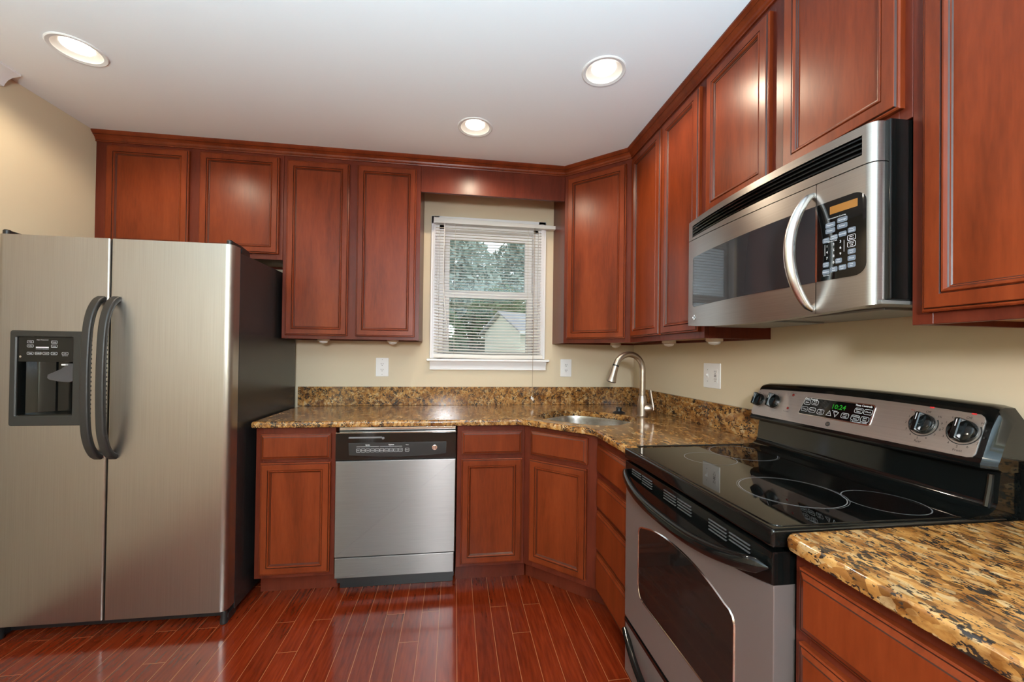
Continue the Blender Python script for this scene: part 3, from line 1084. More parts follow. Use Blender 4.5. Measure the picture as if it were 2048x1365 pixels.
# ------------------------------------------------------------------ under cabinet puck lamps
PG = 'puck lamps under the wall cabinets'
for x, y, lab in ((-2.135, -.17, 'small clear puck lamp under the tall cabinet nearest the refrigerator'), (-1.712, -.17, 'small clear puck lamp under the tall cabinet nearest the window'),
                  (-.232, -.215, 'small clear puck lamp under the diagonal corner cabinet above the faucet'), (-.170, -.79, 'small clear puck lamp second from the corner under the right wall cabinets'),
                  (-.165, -1.165, 'small clear puck lamp under the right wall cabinet end beside the microwave')):
    o = root('puck_lamp', lab, 'lamp', (x, y, 1.332), group=PG)
    b = B(); b.lathe([(.036, 1.3635), (.036, 1.345), (.030, 1.342), (.026, 1.341)], Matrix.Translation((x, y, 0)), 24); b.done('housing', 'puck', o)
    b = B(); b.lathe([(.0255, 1.3415), (.0245, 1.334), (.018, 1.330), (.006, 1.327), (.002, 1.326)], Matrix.Translation((x, y, 0)), 24); b.done('lens', 'white_plastic', o)

# ------------------------------------------------------------------ recessed ceiling lamps
LL = ['recessed ceiling lamp above the refrigerator at the far left', 'recessed ceiling lamp nearest the right wall cabinets', 'recessed ceiling lamp in front of the valance above the window',
      'added recessed ceiling lamp behind the viewer', 'added recessed ceiling lamp deep in the rear of the room']
for (x, y), lab in zip(LAMPS, LL):
    o = root('ceiling_lamp', lab, 'ceiling lamp', (x, y, H), group='recessed ceiling lamps')
    T = Matrix.Translation((x, y, 0))
    b = B(); b.lathe([(.0755, H - .0005), (.092, H - .0005), (.092, H - .003), (.088, H - .0055), (.0755, H - .003)], T, 48, False, False)
    b.loft([[T @ Vector((r * cos(2 * pi * i / 48), r * sin(2 * pi * i / 48), z)) for i in range(48)] for r, z in ((.0755, H - .003), (.0755, H - .0005))], cap0=False, cap1=False)
    b.done('trim_ring', 'lamp_ring', o)
    b = B(); b.lathe([(.0755, H - .003), (.0735, H + .001), (.064, H + .008), (.054, H + .0125), (.050, H + .013)], T, 48, False, False); b.done('baffle', 'baffle', o, fixn=True)
    b = B(); b.lathe([(.0505, H + .0125), (.0495, H + .0105), (.04, H + .0085), (.02, H + .007), (.004, H + .0065)], T, 32, True, True); b.done('lens', 'lens', o)
    ld = bpy.data.lights.new('lamp_light', 'SPOT')
    ld.spot_size = radians(160); ld.spot_blend = .4; ld.shadow_soft_size = .018
    ld.energy = LAMP_W; ld.color = LAMP_COL
    lo_ = bpy.data.objects.new('lamp_light', ld); COL.objects.link(lo_)
    lo_.location = (x, y, H + .001)

# unseen globe pendant behind the viewer, added in place of a camera flash
PX_, PY_, PZ_ = -1.47, -3.75, 1.64
o = root('fill_pendant', 'added white globe fill lamp hanging unseen behind the viewer', 'pendant lamp', (PX_, PY_, H))
T = Matrix.Translation((PX_, PY_, 0))
b = B(); b.lathe([(.06, H - .0005), (.06, H - .012), (.05, H - .022), (.01, H - .026)], T, 28); b.done('canopy', 'nickel', o)
b = B(); b.tube([(PX_, PY_, H - .02), (PX_, PY_, PZ_ + .15)], .004, 8); b.done('cord', 'white_plastic', o)
b = B(); b.lathe([(.03, PZ_ + .165), (.045, PZ_ + .155), (.045, PZ_ + .118)], T, 24); b.done('cap', 'nickel', o)
b = B(); b.lathe([(max(.002, .13 * sin(pi * k / 20)), PZ_ - .13 * cos(pi * k / 20)) for k in range(21)], T, 32); b.done('globe', 'globe', o)

# unseen floor uplights behind the viewer, added to cool and lift the ceiling
for ux, uy, lab in ((-2.55, -4.4, 'added white cylinder uplight on the floor behind the viewer at the left'), (-.75, -4.4, 'added white cylinder uplight on the floor behind the viewer at the right')):
    o = root('fill_uplight', lab, 'added lamp', (ux, uy, 0), group='added floor uplights')
    T = Matrix.Translation((ux, uy, 0))
    b = B(); b.lathe([(.10, 0), (.10, .24), (.094, .245), (.088, .24), (.085, .12), (.01, .11)], T, 28); b.done('can', 'white_plastic', o)
    b = B(); b.lathe([(.06, .125), (.055, .15), (.03, .16), (.003, .163)], T, 24); b.done('bulb', 'lens', o)
    ld = bpy.data.lights.new('uplight_fill', 'SPOT')
    ld.spot_size = radians(128); ld.spot_blend = .5; ld.shadow_soft_size = .05
    ld.energy = FILL_UP_W; ld.color = (.52, .83, 1.0)
    lo_ = bpy.data.objects.new('uplight_fill', ld); COL.objects.link(lo_)
    lo_.location = (ux, uy, .26); lo_.rotation_euler = (pi, 0, 0)

# ------------------------------------------------------------------ refrigerator
rf = root('refrigerator', 'stainless steel side by side refrigerator with black sides and dispenser', 'refrigerator', (-2.803, -.40, 0))
FX0, FX1 = -3.290, -2.347
b = B(); b.box(FX0 + .002, FX1 - .001, -.722, -.035, .03, 1.748, .004); b.done('body', 'black_tex', rf)
b = B()
b.box(FX0 + .01, FX1 - .012, -.735, -.70, .012, .062, .004)
for i in range(14):
    x = FX0 + .05 + i * .058
    b.box(x, x + .046, -.741, -.733, .028, .050, .003)
b.done('kick_grille', 'black', rf)
for x in (FX0 + .035, FX1 - .035):
    b = B(); b.lathe([(.018, 0), (.02, .004), (.02, .012), (.012, .016), (.012, .035)], Matrix.Translation((x, -.3, 0)), 16)
    b.done('rear_roller', 'black', rf)
for x, sgn in ((FX0 + .016, -1), (FX1 - .016, 1)):
    b = B()
    b.lathe([(.014, 0.0005), (.0165, .004), (.0165, .022), (.014, .026), (.014, .052), (.008, .066)], Matrix.Translation((x - sgn * .004, -.772, 0)), 20)
    b.box(x - .014, x + .014, -.772, -.70, .006, .045, .006)
    b.done('hinge_foot', 'black', rf)
    b = B()
    xx = x - sgn * .006
    b.lathe([(.012, 1.7705), (.013, 1.772), (.013, 1.788), (.010, 1.792)], Matrix.Translation((xx, -.778, 0)), 18)
    b.loft([[(xx - .012, y, 1.772), (xx + .012, y, 1.772), (xx + .012, y, zt), (xx - .012, y, zt)] for y, zt in ((-.778, 1.789), (-.70, 1.786), (-.62, 1.775), (-.60, 1.7725))])
    b.box(xx - .014, xx + .014, -.70, -.62, 1.746, 1.774, .003)
    b.done('hinge_cover', 'black', rf)


def door_section(x0, x1, rl, rr, y0=-.728, y1=-.80):
    pts = [(x0, y0)]
    for i in range(7):
        a = radians(180 + 90 * i / 6)
        pts.append((x0 + rl + rl * cos(a), y1 + rl + rl * sin(a)))
    for i in range(7):
        a = radians(270 + 90 * i / 6)
        pts.append((x1 - rr + rr * cos(a), y1 + rr + rr * sin(a)))
    pts.append((x1, y0))
    return pts


GX = -2.848
DL0, DL1 = FX0, GX - .003
dr = B()
OPX0, OPX1, OPZ0, OPZ1 = -3.2, -2.978, .975, 1.328
full = door_section(DL0, DL1, .03, .008)
for za, zb in ((.068, OPZ0), (OPZ1, 1.770)):
    dr.prism(full, FLATZ, za, zb)
dr.prism([(x, y) for x, y in full if x < -3.22] + [(OPX0, -.80), (OPX0, -.728)], FLATZ, OPZ0, OPZ1)
dr.prism([(OPX1, -.728), (OPX1, -.80)] + [(x, y) for x, y in full if x > -2.87], FLATZ, OPZ0, OPZ1)
ldoor = dr.done('freezer_door', 'steel', rf, label='left freezer door with water dispenser')
b = B(); b.prism(door_section(GX + .003, FX1, .008, .03), FLATZ, .068, 1.770)
rdoor = b.done('fridge_door', 'steel', rf, label='right plain door')
for d_, x0, x1 in ((ldoor, DL0, DL1), (rdoor, GX + .003, FX1)):
    b = B(); b.box(x0 + .006, x1 - .006, -.7285, -.7215, .075, 1.762); b.done('gasket', 'black', d_)


def fridge_handle(xc, parent):
    pts = spline([(1.499, -.800), (1.480, -.826), (1.43, -.852), (1.34, -.868), (1.15, -.874), (.95, -.868), (.865, -.852), (.815, -.826), (.795, -.800)], 5)
    path = [Vector((xc, p.y, p.x)) for p in [Vector((q.x, q.y, 0)) for q in [Vector((a[0], a[1], 0)) for a in pts]]]
    loops = []
    n = len(path)
    for i, p in enumerate(path):
        t = (path[min(i + 1, n - 1)] - path[max(i - 1, 0)]).normalized()
        nr = Vector((1, 0, 0)).cross(t)
        k = abs(i / (n - 1) - .5) * 2
        wd = .0165 + .002 * k
        th = .0105 + .006 * max(0, k - .6)
        rr_ = rrect(-wd, wd, -th, th, .0075, 3)
        loops.append([p + Vector((1, 0, 0)) * u + nr * v_ for u, v_ in rr_])
    b = B(); b.loft(loops)
    # grip ribs along the inner edge
    for i in range(26):
        z = .90 + i * .0195
        b.lathe([(.001, -.004), (.0022, -.003), (.0022, .003), (.001, .004)], Matrix.Translation((xc + .0158, -.866, z)), 8)
    b.done('handle', 'handle_black', parent)


fridge_handle(-2.878, ldoor)
fridge_handle(-2.819, rdoor)
fr = FRONT_BACKWALL(-.80)
b = B()
ro = rrect(-3.221, -2.925, .936, 1.351, .010, 4); ri = rrect(-3.196, -2.982, .980, 1.324, .004, 4)
ro2 = rrect(-3.218, -2.928, .939, 1.348, .009, 4)
b.loft([[fr(u, v_, .0004) for u, v_ in ro], [fr(u, v_, .006) for u, v_ in ro], [fr(u, v_, .0085) for u, v_ in ro2], [fr(u, v_, .0085) for u, v_ in offset(ri, -.004)], [fr(u, v_, .005) for u, v_ in ri], [fr(u, v_, -.004) for u, v_ in ri]], ring=False, cap0=False, cap1=False)
b.done('dispenser_bezel', 'bezel', ldoor)
b = B(); b.prism(rrect(-3.1955, -2.9825, 1.215, 1.3235, .003, 3), fr, -.01, .0015, .002); b.done('dispenser_controls', 'black_gloss', ldoor)
# printed legends on the dispenser
b = B()
U, V = (1, 0, 0), (0, 0, 1)
P = lambda u, v_: (u, -.8018, v_)


def outline(b, pt, u0, u1, v0, v1, t=.0009, r=.003, gap=True):
    o_ = rrect(u0, u1, v0, v1, r, 3); i_ = offset(o_, t)
    b.loft([[pt(*q) for q in o_], [pt(*q) for q in i_]], cap0=False, cap1=False)


kx = [(-3.149, 1.302, 'Fridge'), (-3.149, 1.284, 'Colder'), (-3.058, 1.302, 'Freezer'), (-3.058, 1.284, 'Colder'), (-3.149, 1.252, 'Water'), (-3.119, 1.252, 'Crushed'), (-3.0895, 1.252, 'Cubed'), (-3.058, 1.252, 'Light'), (-3.016, 1.252, 'Lock')]
for x, z, t in kx:
    outline(b, P, x - .0122, x + .0122, z - .006, z + .006)
    b.text(t, .0055, P(x, z), U, V)
b.text('Adjust Temperature', .0055, P(-3.103, 1.311), U, V)
b.prism(rrect(-3.128, -3.079, 1.276, 1.2805, .0005, 1), fr, .0017, .0018)
b.prism(rrect(-3.128, -3.079, 1.2705, 1.2715, .0002, 1), fr, .0017, .0018)
b.text('Hold 3 Seconds', .0035, P(-3.016, 1.242), U, V)
b.done('dispenser_print', 'print_white', ldoor, fixn=False)
b = B(); b.lathe([(.0045, 0), (.0045, .0006), (.003, .0009), (.0004, .0009)], Matrix.Translation((-3.186, -.8014, 1.2375)) @ Matrix.Rotation(radians(90), 4, 'X'), 18); b.done('dispenser_badge', 'chrome', ldoor)
# cavity
b = B()
sec = [(-3.196, -.800), (-3.19, -.772), (-3.16, -.752), (-3.098, -.745), (-3.094, -.738), (-3.088, -.745), (-3.02, -.752), (-2.988, -.772), (-2.982, -.800)]
b.loft([[(x, y, z) for x, y in sec] for z in (.976, 1.217)], closed=False, cap0=False, cap1=False)
b.face(b.vs([(x, y, .978) for x, y in sec])); b.face(b.vs([(x, y, 1.2165) for x, y in sec]))
b.done('dispenser_cavity', 'black_gloss', ldoor, fixn=False)
b = B(); b.loft([[(-3.19, -.803, .98), (-2.985, -.803, .98), (-2.985, -.803, .987), (-3.19, -.803, .983)], [(-3.19, -.76, .98), (-2.985, -.76, .98), (-2.985, -.76, .991), (-3.19, -.76, .987)]]); b.done('drip_tray', 'black_gloss', ldoor)
b = B()
lv = [(-3.098, 1.158), (-3.100, 1.145), (-3.095, 1.137), (-3.06, 1.128), (-3.02, 1.124), (-2.986, 1.132), (-2.986, 1.208), (-3.018, 1.208), (-3.05, 1.182)]
b.prism(lv, fr, -.030, -.016, .003); b.done('dispenser_paddle', 'paddle', ldoor)
b = B(); b.box(-3.035, -3.018, -.796, -.776, 1.199, 1.206, .001); b.done('dispenser_nozzle', 'white_plastic', ldoor)

# ------------------------------------------------------------------ dishwasher
dw = root('dishwasher', 'stainless front dishwasher with black control strip under the counter', 'dishwasher', (-1.613, -.32, 0))
DX0, DX1 = -1.9235, -1.3025
fr = FRONT_BACKWALL(-.60)
b = B(); b.box(DX0 + .004, DX1 - .004, -.585, -.06, .05, .868); b.done('tub', 'black', dw)
b = B(); b.box(DX0 + .012, DX1 - .004, -.60, -.58, .860, .876, .001); b.box(-1.84, -1.81, -.604, -.57, .874, .879); b.box(-1.41, -1.385, -.604, -.57, .874, .879); b.done('mounting_strip', 'chrome', dw)
b = B(); b.prism(rrect(DX0, DX1, .708, .853, .003, 2), fr, .0, .033, .004)
b.loft([[(DX0 + .002, y, z) for y, z in ((-.60, .853), (-.63, .853), (-.634, .856), (-.60, .857))], [(DX1 - .002, y, z) for y, z in ((-.60, .853), (-.63, .853), (-.634, .856), (-.60, .857))]])
cp = b.done('control_panel', 'black_gloss', dw)
b = B(); b.box(DX0 + .001, DX1 - .001, -.6345, -.633, .8515, .8545); b.done('top_edge_strip', 'chrome', cp)
b = B()
fr2 = FRONT_BACKWALL(-.6332)
lo_arc = [(-1.855 + .5 * t, .737 - .012 * (1 - (2 * t - 1) ** 2)) for t in [i / 16 for i in range(17)]]
pan = lo_arc + [(-1.355, .80), (-1.858, .80)]
b.prism(pan, fr2, 0, .0022, .0012); b.done('fascia_inset', 'black', cp)
b = B(); b.prism(rrect(-1.858, -1.69, .824, .832, .002, 2), fr2, 0, .003); b.prism(rrect(-1.69, -1.678, .818, .829, .002, 2), fr2, 0, .005); b.done('latch', 'grey', cp)
b = B()
P = lambda u, v_: (u, -.6358, v_)
x0 = -1.808
labels = ['Pots', 'Normal', 'Light', 'China', 'Rinse', 'Heated', 'Delay', 'Added', 'Sani', 'Lock']
for i, t in enumerate(labels):
    cx = x0 + i * .0237
    outline(b, P, cx - .0105, cx + .0105, .751, .770, .0010, .004)
    b.text(t, .0068, P(cx, .7605), U, V)
cx = x0 + 10 * .0237 + .011
outline(b, P, cx - .0105, cx + .0105, .751, .770, .0010, .004); b.text('Start', .0068, P(cx, .7605), U, V)
b.text('Reset', .0065, P(cx, .787), U, V)
b.text('Cycles', .0085, P(-1.762, .789), U, V, bold=.0002); b.text('Options', .0085, P(-1.642, .789), U, V, bold=.0002)
for a, c in ((-1.818, -1.703), (-1.699, -1.586)):
    b.prism([(a, .7795), (c, .7795), (c, .7807), (a, .7807)], fr2, .0025, .0027)
b.done('printed_legend', 'print_white', cp, fixn=False)


def badge(parent, c, u, v_, r, mats=('chrome', 'print_dark')):
    """a small round monogram badge facing u x v"""
    u, v_ = Vector(u).normalized(), Vector(v_).normalized(); n = u.cross(v_)
    mt = Matrix((u, v_, n)).transposed().to_4x4(); mt.translation = Vector(c)
    b = B(); b.mi = 0
    b.lathe([(r, 0), (r, .0012), (r * .86, .0016), (r * .84, .0012), (.0004, .0012)], mt, 28)
    b.mi = 1
    b.text('GE', r * 1.05, Vector(c) + n * .0015, u, v_, bold=.0001)
    for k in range(4):
        a = radians(90 * k + 45)
        p = [mt @ Vector((r * .7 * cos(a + d) * q, r * .7 * sin(a + d) * q, .0015)) for d, q in ((-.35, .95), (0, 1.08), (.35, .95), (0, .85))]
        b.face(b.vs(p))
    return b.done('badge', list(mats), parent, fixn=False)


badge(cp, (-1.4165, -.6356, .770), U, V, .0135)
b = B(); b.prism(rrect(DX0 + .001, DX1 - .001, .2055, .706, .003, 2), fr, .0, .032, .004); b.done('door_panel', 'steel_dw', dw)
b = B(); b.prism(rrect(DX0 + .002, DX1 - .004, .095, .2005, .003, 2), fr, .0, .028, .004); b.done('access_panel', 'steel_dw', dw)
b = B(); b.box(DX0 + .010, DX1 - .008, -.545, -.50, 0.0, .096, .002); b.done('toe_panel', 'black', dw)

# ------------------------------------------------------------------ range
rg = root('electric_range', 'freestanding electric range with black glass cooktop and warm grey oven door', 'range', (-.33, -1.695, 0))
RY0, RY1 = -1.3285, -2.0625
b = B(); b.box(-.600, -.03, RY1 + .003, RY0 - .003, .03, .886, .003); b.done('body', 'black_gloss', rg)
for x in (-.56, -.1):
    for y in (RY0 - .05, RY1 + .05):
        b = B(); b.lathe([(.018, 0), (.018, .008), (.009, .01), (.009, .035)], Matrix.Translation((x, y, 0)), 14)
        b.done('levelling_foot', 'black', rg)
b = B()
b.box(-.656, -.058, RY1, RY0, .8765, .9165, .007, 3)
b.box(-.60, -.08, RY0 - .004, RY0 + .012, .9168, .9215, .002)
ck = b.done('cooktop', 'black_gloss', rg)
b = B(); b.prism(rrect(-.640, -.150, RY1 + .014, RY0 - .016, .02, 5), FLATZ, .9155, .9185, .0015); b.done('glass_top', 'black_glass', ck)
b = B()
zz = .9187
for cx, cy, r in ((-.425, -1.855, .118), (-.250, -1.950, .083), (-.425, -1.520, .083), (-.250, -1.455, .11)):
    n = 64
    ring = lambda q: [(cx + q * cos(2 * pi * i / n), cy + q * sin(2 * pi * i / n), zz) for i in range(n)]
    b = B(); b.loft([ring(r + .0011), ring(r - .0011)], cap0=False, cap1=False)
    if r > .1:
        b.loft([ring(r + .0055), ring(r + .0046)], cap0=False, cap1=False)
    b.done('burner_ring', 'grey', ck, fixn=False)
# oven door
fr = FRONT_RIGHTWALL(-.60)
XD = -.652


def trim_low(y):
    t = (y - RY0) / (RY1 - RY0)
    return .806 - .040 * (1 - abs(2 * t - 1) ** 2.6)


ys = [RY0 - .004 + (RY1 - RY0 + .008) * i / 40 for i in range(41)]
b = B()
poly = [(y, trim_low(y) - .006) for y in ys] + [(RY1 + .004, .272), (RY0 - .004, .272)]
b.prism(poly, fr, .0, .050, .003)
od = b.done('oven_door', 'oven_paint', rg)
b = B()
poly = [(y, trim_low(y) - .006) for y in ys] + [(RY1 + .004, .868), (RY0 - .004, .868)]
b.prism(poly, fr, -.001, .053, .004)
b.done('door_trim', 'black_gloss', od)
# arched window
wy0, wy1 = -1.445, -1.943
top = []
for i in range(21):
    t = i / 20
    y = wy0 - .035 + (wy1 + .035 - (wy0 - .035)) * t
    top.append((y, .668 + .036 * (1 - abs(2 * t - 1) ** 2.2)))
wpoly = [(wy0, .45), (wy0, .64), (wy0 - .006, .656), (wy0 - .018, .665)] + top + [(wy1 + .018, .665), (wy1 + .006, .656), (wy1, .64), (wy1, .45)]
wpoly += [(wy1 + .006, .43), (wy1 + .018, .414), (wy1 + .04, .408), (wy0 - .04, .408), (wy0 - .018, .414), (wy0 - .006, .43)]
b = B(); b.prism(wpoly, fr, .046, .0512); b.done('window', 'oven_glass', od)
b = B()
wi = offset(wpoly, .0035); wo = offset(wpoly, -.0025)
b.loft([[fr(u, v_, .050) for u, v_ in wo], [fr(u, v_, .0530) for u, v_ in wpoly], [fr(u, v_, .0530) for u, v_ in offset(wpoly, .0015)], [fr(u, v_, .0512) for u, v_ in wi]], cap0=False, cap1=False)
b.done('window_trim', 'chrome', od)
# handle: a wide bowed bar
hp = []
for i in range(33):
    t = i / 32
    y = RY0 - .010 + (RY1 - RY0 + .020) * t
    e = 1 - abs(2 * t - 1) ** 3
    e2 = 1 - abs(2 * t - 1) ** 2.4
    hp.append((XD - .006 - .044 * e, y, .833 - .041 * e2))
loops = []
P_ = [Vector(p) for p in hp]
for i, p in enumerate(P_):
    k = abs(2 * i / 32 - 1)
    a_, c_ = .0135, .0185
    if k > .9:
        q = sqrt(max(.02, 1 - ((k - .9) / .1) ** 2)); a_ *= q; c_ *= q
    loops.append([p + Vector((-a_ * cos(x), 0, c_ * sin(x))) for x in [2 * pi * j / 16 for j in range(16)]])
b = B(); b.loft(loops); b.done('handle', 'black_gloss', od, angle=60)
# vents in the door trim
frv = FRONT_RIGHTWALL(XD - .0008)
for y0, y1 in ((-1.395, -1.545), (-1.622, -1.770), (-1.848, -1.995)):
    b = B()
    for s0, s1 in ((y0, (y0 + y1) / 2 + .005), ((y0 + y1) / 2 - .005, y1)):
        for k in range(4):
            z = .8265 + k * .0085
            if y0 > -1.5 or y1 < -1.9:
                ez = .012 * max(0, (abs((s0 + s1) / 2 - (RY0 + RY1) / 2) - .26) / .08)
                if z < .826 + ez: continue
            b.prism(rrect(s1, s0, z - .0016, z + .0016, .0014, 2), frv, .0, .0022)
    b.done('vent_slots', 'vent_grey', od)
# drawer
b = B(); b.prism(rrect(RY1 + .004, RY0 - .004, .06, .262, .003, 2), fr, .0, .048, .004); sd = b.done('storage_drawer', 'oven_paint', rg)
b = B(); b.prism([(RY0 - .004, .250), (RY1 + .004, .250), (RY1 + .004, .2635), (RY0 - .004, .2635)], fr, .02, .050); b.done('drawer_top_strip', 'black_gloss', sd)
hp = []
for i in range(25):
    t = i / 24
    hp.append((-.650 - .026 * (1 - abs(2 * t - 1) ** 3), RY0 - .012 + (RY1 - RY0 + .024) * t, .222 - .070 * (1 - abs(2 * t - 1) ** 2.2)))
b = B(); b.tube(hp, .013, 12, flat=(1, .8)); b.done('handle', 'black_gloss', sd)
# backguard
GY0, GY1 = -1.303, -2.064
b = B()
sk_prof = [(-.012, .90), (-.165, .917), (-.145, .921), (-.110, .925), (-.094, .935), (-.086, .95), (-.078, 1.02), (-.075, 1.036), (-.012, 1.036)]
b.loft([[(x, y, z) for x, z in sk_prof] for y in (RY0 - .002, RY1 + .002)])
# raised beads at the ends of the skirt
for y in (RY1 + .018,):
    b.tube([(-.092, y, .936), (-.081, y, .985), (-.078, y, 1.01)], .006, 8)
bg = b.done('backguard', 'black_gloss', rg)
b = B()
head = [(-.012, 1.020), (-.060, 1.018), (-.098, 1.020), (-.110, 1.026), (-.111, 1.036), (-.104, 1.050), (-.064, 1.152), (-.054, 1.162), (-.040, 1.167), (-.012, 1.166)]
loops = []
n = 40
for i in range(n + 1):
    t = i / n
    y = GY0 + (GY1 - GY0) * t
    d = min(t, 1 - t) * abs(GY1 - GY0)
    R_ = .035
    drop = 0 if d >= R_ else R_ - sqrt(max(0, R_ ** 2 - (R_ - d) ** 2))
    shx = 0 if d >= .02 else .02 - sqrt(max(0, .02 ** 2 - (.02 - d) ** 2))
    arch = .012 * (1 - (2 * t - 1) ** 2)
    sec = []
    for x, z in head:
        f_ = max(0, min(1, (z - 1.036) / .13))
        zz_ = z + (arch - drop) * f_
        xx_ = x if x > -.02 else min(-.013, x + shx + (arch - drop) * f_ * .0365 / .0935)
        sec.append((xx_, y, zz_))
    loops.append(sec)
b.loft(loops); b.done('console_housing', 'black_gloss', bg, angle=40)
# sloped stainless control face
vdir = Vector((.0365, 0, .0935)).normalized(); udir = Vector((0, -1, 0)); ndir = udir.cross(vdir).normalized()
S0 = Vector((-.1022, 0, 1.0545))
fs = lambda u, s, d: S0 + vdir * s + ndir * d + Vector((0, u, 0))      # u is world y
def s_top(u):
    t = (u - GY0) / (GY1 - GY0)
    return .094 + .0125 * (1 - (2 * t - 1) ** 2)
pa, pb = GY0 - .016, GY1 + .032
cpoly = [(pb + .008, -.010), (pb, -.002)] + [(pb, .075)]
cpoly = []
for i in range(25):
    t = i / 24
    u = pa - .012 + (pb + .012 - pa + .012) * t
    cpoly.append((u, s_top(u)))
cpoly += [(pb + .004, s_top(pb) - .005), (pb, s_top(pb) - .014), (pb, .000), (pb + .004, -.009), (pb + .014, -.012), (pa - .012, -.012), (pa - .003, -.008), (pa, .002), (pa, s_top(pa) - .014), (pa - .004, s_top(pa) - .005)]
b = B(); b.prism(cpoly, fs, -.002, .0022, .0008); cf = b.done('control_face', 'steel_c', bg)
# display window
dpoly = rrect(-1.786, -1.540, .020, .088, .010, 5)
sl = [(u + (.012 * (v_ - .054) / .068 if u > -1.66 else 0) * -1, v_) for u, v_ in dpoly]
b = B()
b.mi = 0; b.prism(sl, fs, .002, .0040, .001)
b.mi = 1; b.prism(offset(sl, .004), fs, .003, .0046)
b.done('display_window', ['chrome', 'black_glass'], bg)
Up, Vp = udir, vdir
Q = lambda u, s: fs(u, s, .0049)
b = B(); b.text('10:24', .022, Q(-1.676, .064), Up, Vp, bold=.0003); b.done('clock_digits', 'green_led', bg, fixn=False)
b = B()


def okey(u, s, t, wd=.0125, hh=.0085):
    outline(b, Q, u - wd, u + wd, s - hh, s + hh, .0009, .005)
    ln = t.split('|')
    for i, q in enumerate(ln):
        b.text(q, .0072 if len(ln) == 1 else .0062, Q(u, s + (0 if len(ln) == 1 else .0035 - .0068 * i)), Up, Vp)


b.text('Oven Controls', .0078, Q(-1.572, .080), Up, Vp, bold=.0002)
okey(-1.560, .067, 'Bake'); okey(-1.590, .069, 'Broil|Hi/Lo')
okey(-1.558, .042, 'Clean'); okey(-1.588, .042, 'Warm'); okey(-1.620, .040, 'Set|Start')
for u, sg in ((-1.651, 1), (-1.674, -1)):
    tri = [(u - .0095, .040 - .008 * sg), (u + .0095, .040 - .008 * sg), (u, .040 + .010 * sg)]
    ti = [(u - .0078, .040 - .007 * sg), (u + .0078, .040 - .007 * sg), (u, .040 + .0078 * sg)]
    b.loft([[Q(*q) for q in tri], [Q(*q) for q in ti]], cap0=False, cap1=False)
    b.text('+' if sg > 0 else '-', .008, Q(u, .039), Up, Vp)
b.text('Preheat', .006, Q(-1.668, .0505), Up, Vp)
okey(-1.705, .040, 'Oven|Light'); okey(-1.742, .071 - .008, 'Kitchen|Timer', .013); okey(-1.770, .062, 'Clock')
okey(-1.738, .039, 'Cooking|Time', .013); okey(-1.767, .038, 'Start|Time')
b.text('Time Controls', .0085, Q(-1.752, .0795), Up, Vp, bold=.0002)
b.text('• Automatic Oven', .0068, Q(-1.752, .0265), Up, Vp)
b.done('display_legend', 'print_white', bg, fixn=False)
# dial legends
b = B()
Q2 = lambda u, s, d=.0025: fs(u, s, d)
KN = [(-1.338, .050, .0255), (-1.412, .053, .0275), (-1.913, .052, .0275), (-1.998, .049, .0285)]
for ki, (u, s, r) in enumerate(KN):
    b = B()
    if ki < 2:
        for a in range(-60, 250, 32):
            a_ = radians(a); q = r + .007
            b.text(['Lo', '2', '4', '6', '8', 'Hi', 'Off', '3', '5', '7'][(a + 60) // 32 % 10], .005, Q2(u - q * cos(a_), s + q * sin(a_) * .95), Up, Vp)
    else:
        nn = 40
        arc = [radians(30 - 240 * i / nn) for i in range(nn + 1)]
        w0 = [(.0007 + .0009 * (1 - i / nn)) for i in range(nn + 1)]
        ra = r + .005
        b.loft([[Q2(u - (ra - w_) * cos(a), s + (ra - w_) * sin(a)), Q2(u - (ra + w_) * cos(a), s + (ra + w_) * sin(a))] for a, w_ in zip(arc, w0)], closed=False, cap0=False, cap1=False)
        for t, a in (('Off', 90), ('Hi', 40), ('9', 12), ('8', -12), ('7', -38), ('6', -66), ('5', -94), ('4', -122), ('3', -150), ('2', -178), ('1', 156), ('Lo', 128)):
            a_ = radians(a); q = r + .0125
            b.text(t, .0085, Q2(u - q * cos(a_) if t != 'Off' else u - .003, s + q * sin(a_) * (.98 if t != 'Off' else .86)), Up, Vp)
        b.text('Rear' if ki == 2 else 'Front', .0085, Q2(u, s - r - .0205), Up, Vp)
    b.done('dial_scale', 'print_dark', bg, fixn=False)
b = B()
b.text('Surface On', .005, Q2(-1.490, .0955), Up, Vp); b.text('Hot Surface', .005, Q2(-1.483, .022), Up, Vp)
b.done('dial_print', 'print_dark', bg, fixn=False)
b = B()
for u, s in ((-1.920, .100), (-2.007, .0955)):
    b.prism(rrect(u - .006, u + .004, s - .002, s + .002, .001, 2), fs, .0023, .0027)
b.text('Melt', .005, Q2(-1.880, .087), Up, Vp)
b.done('red_dial_print', 'print_red', bg, fixn=False)
for u, s in ((-1.491, .087), (-1.486, .035)):
    mt = Matrix((udir, vdir, ndir)).transposed().to_4x4(); mt.translation = fs(u, s, .002)
    b = B(); b.lathe([(.005, 0), (.005, .0012), (.003, .002), (.0005, .0022)], mt, 14)
    b.done('indicator_lamp', 'red_lens', bg)
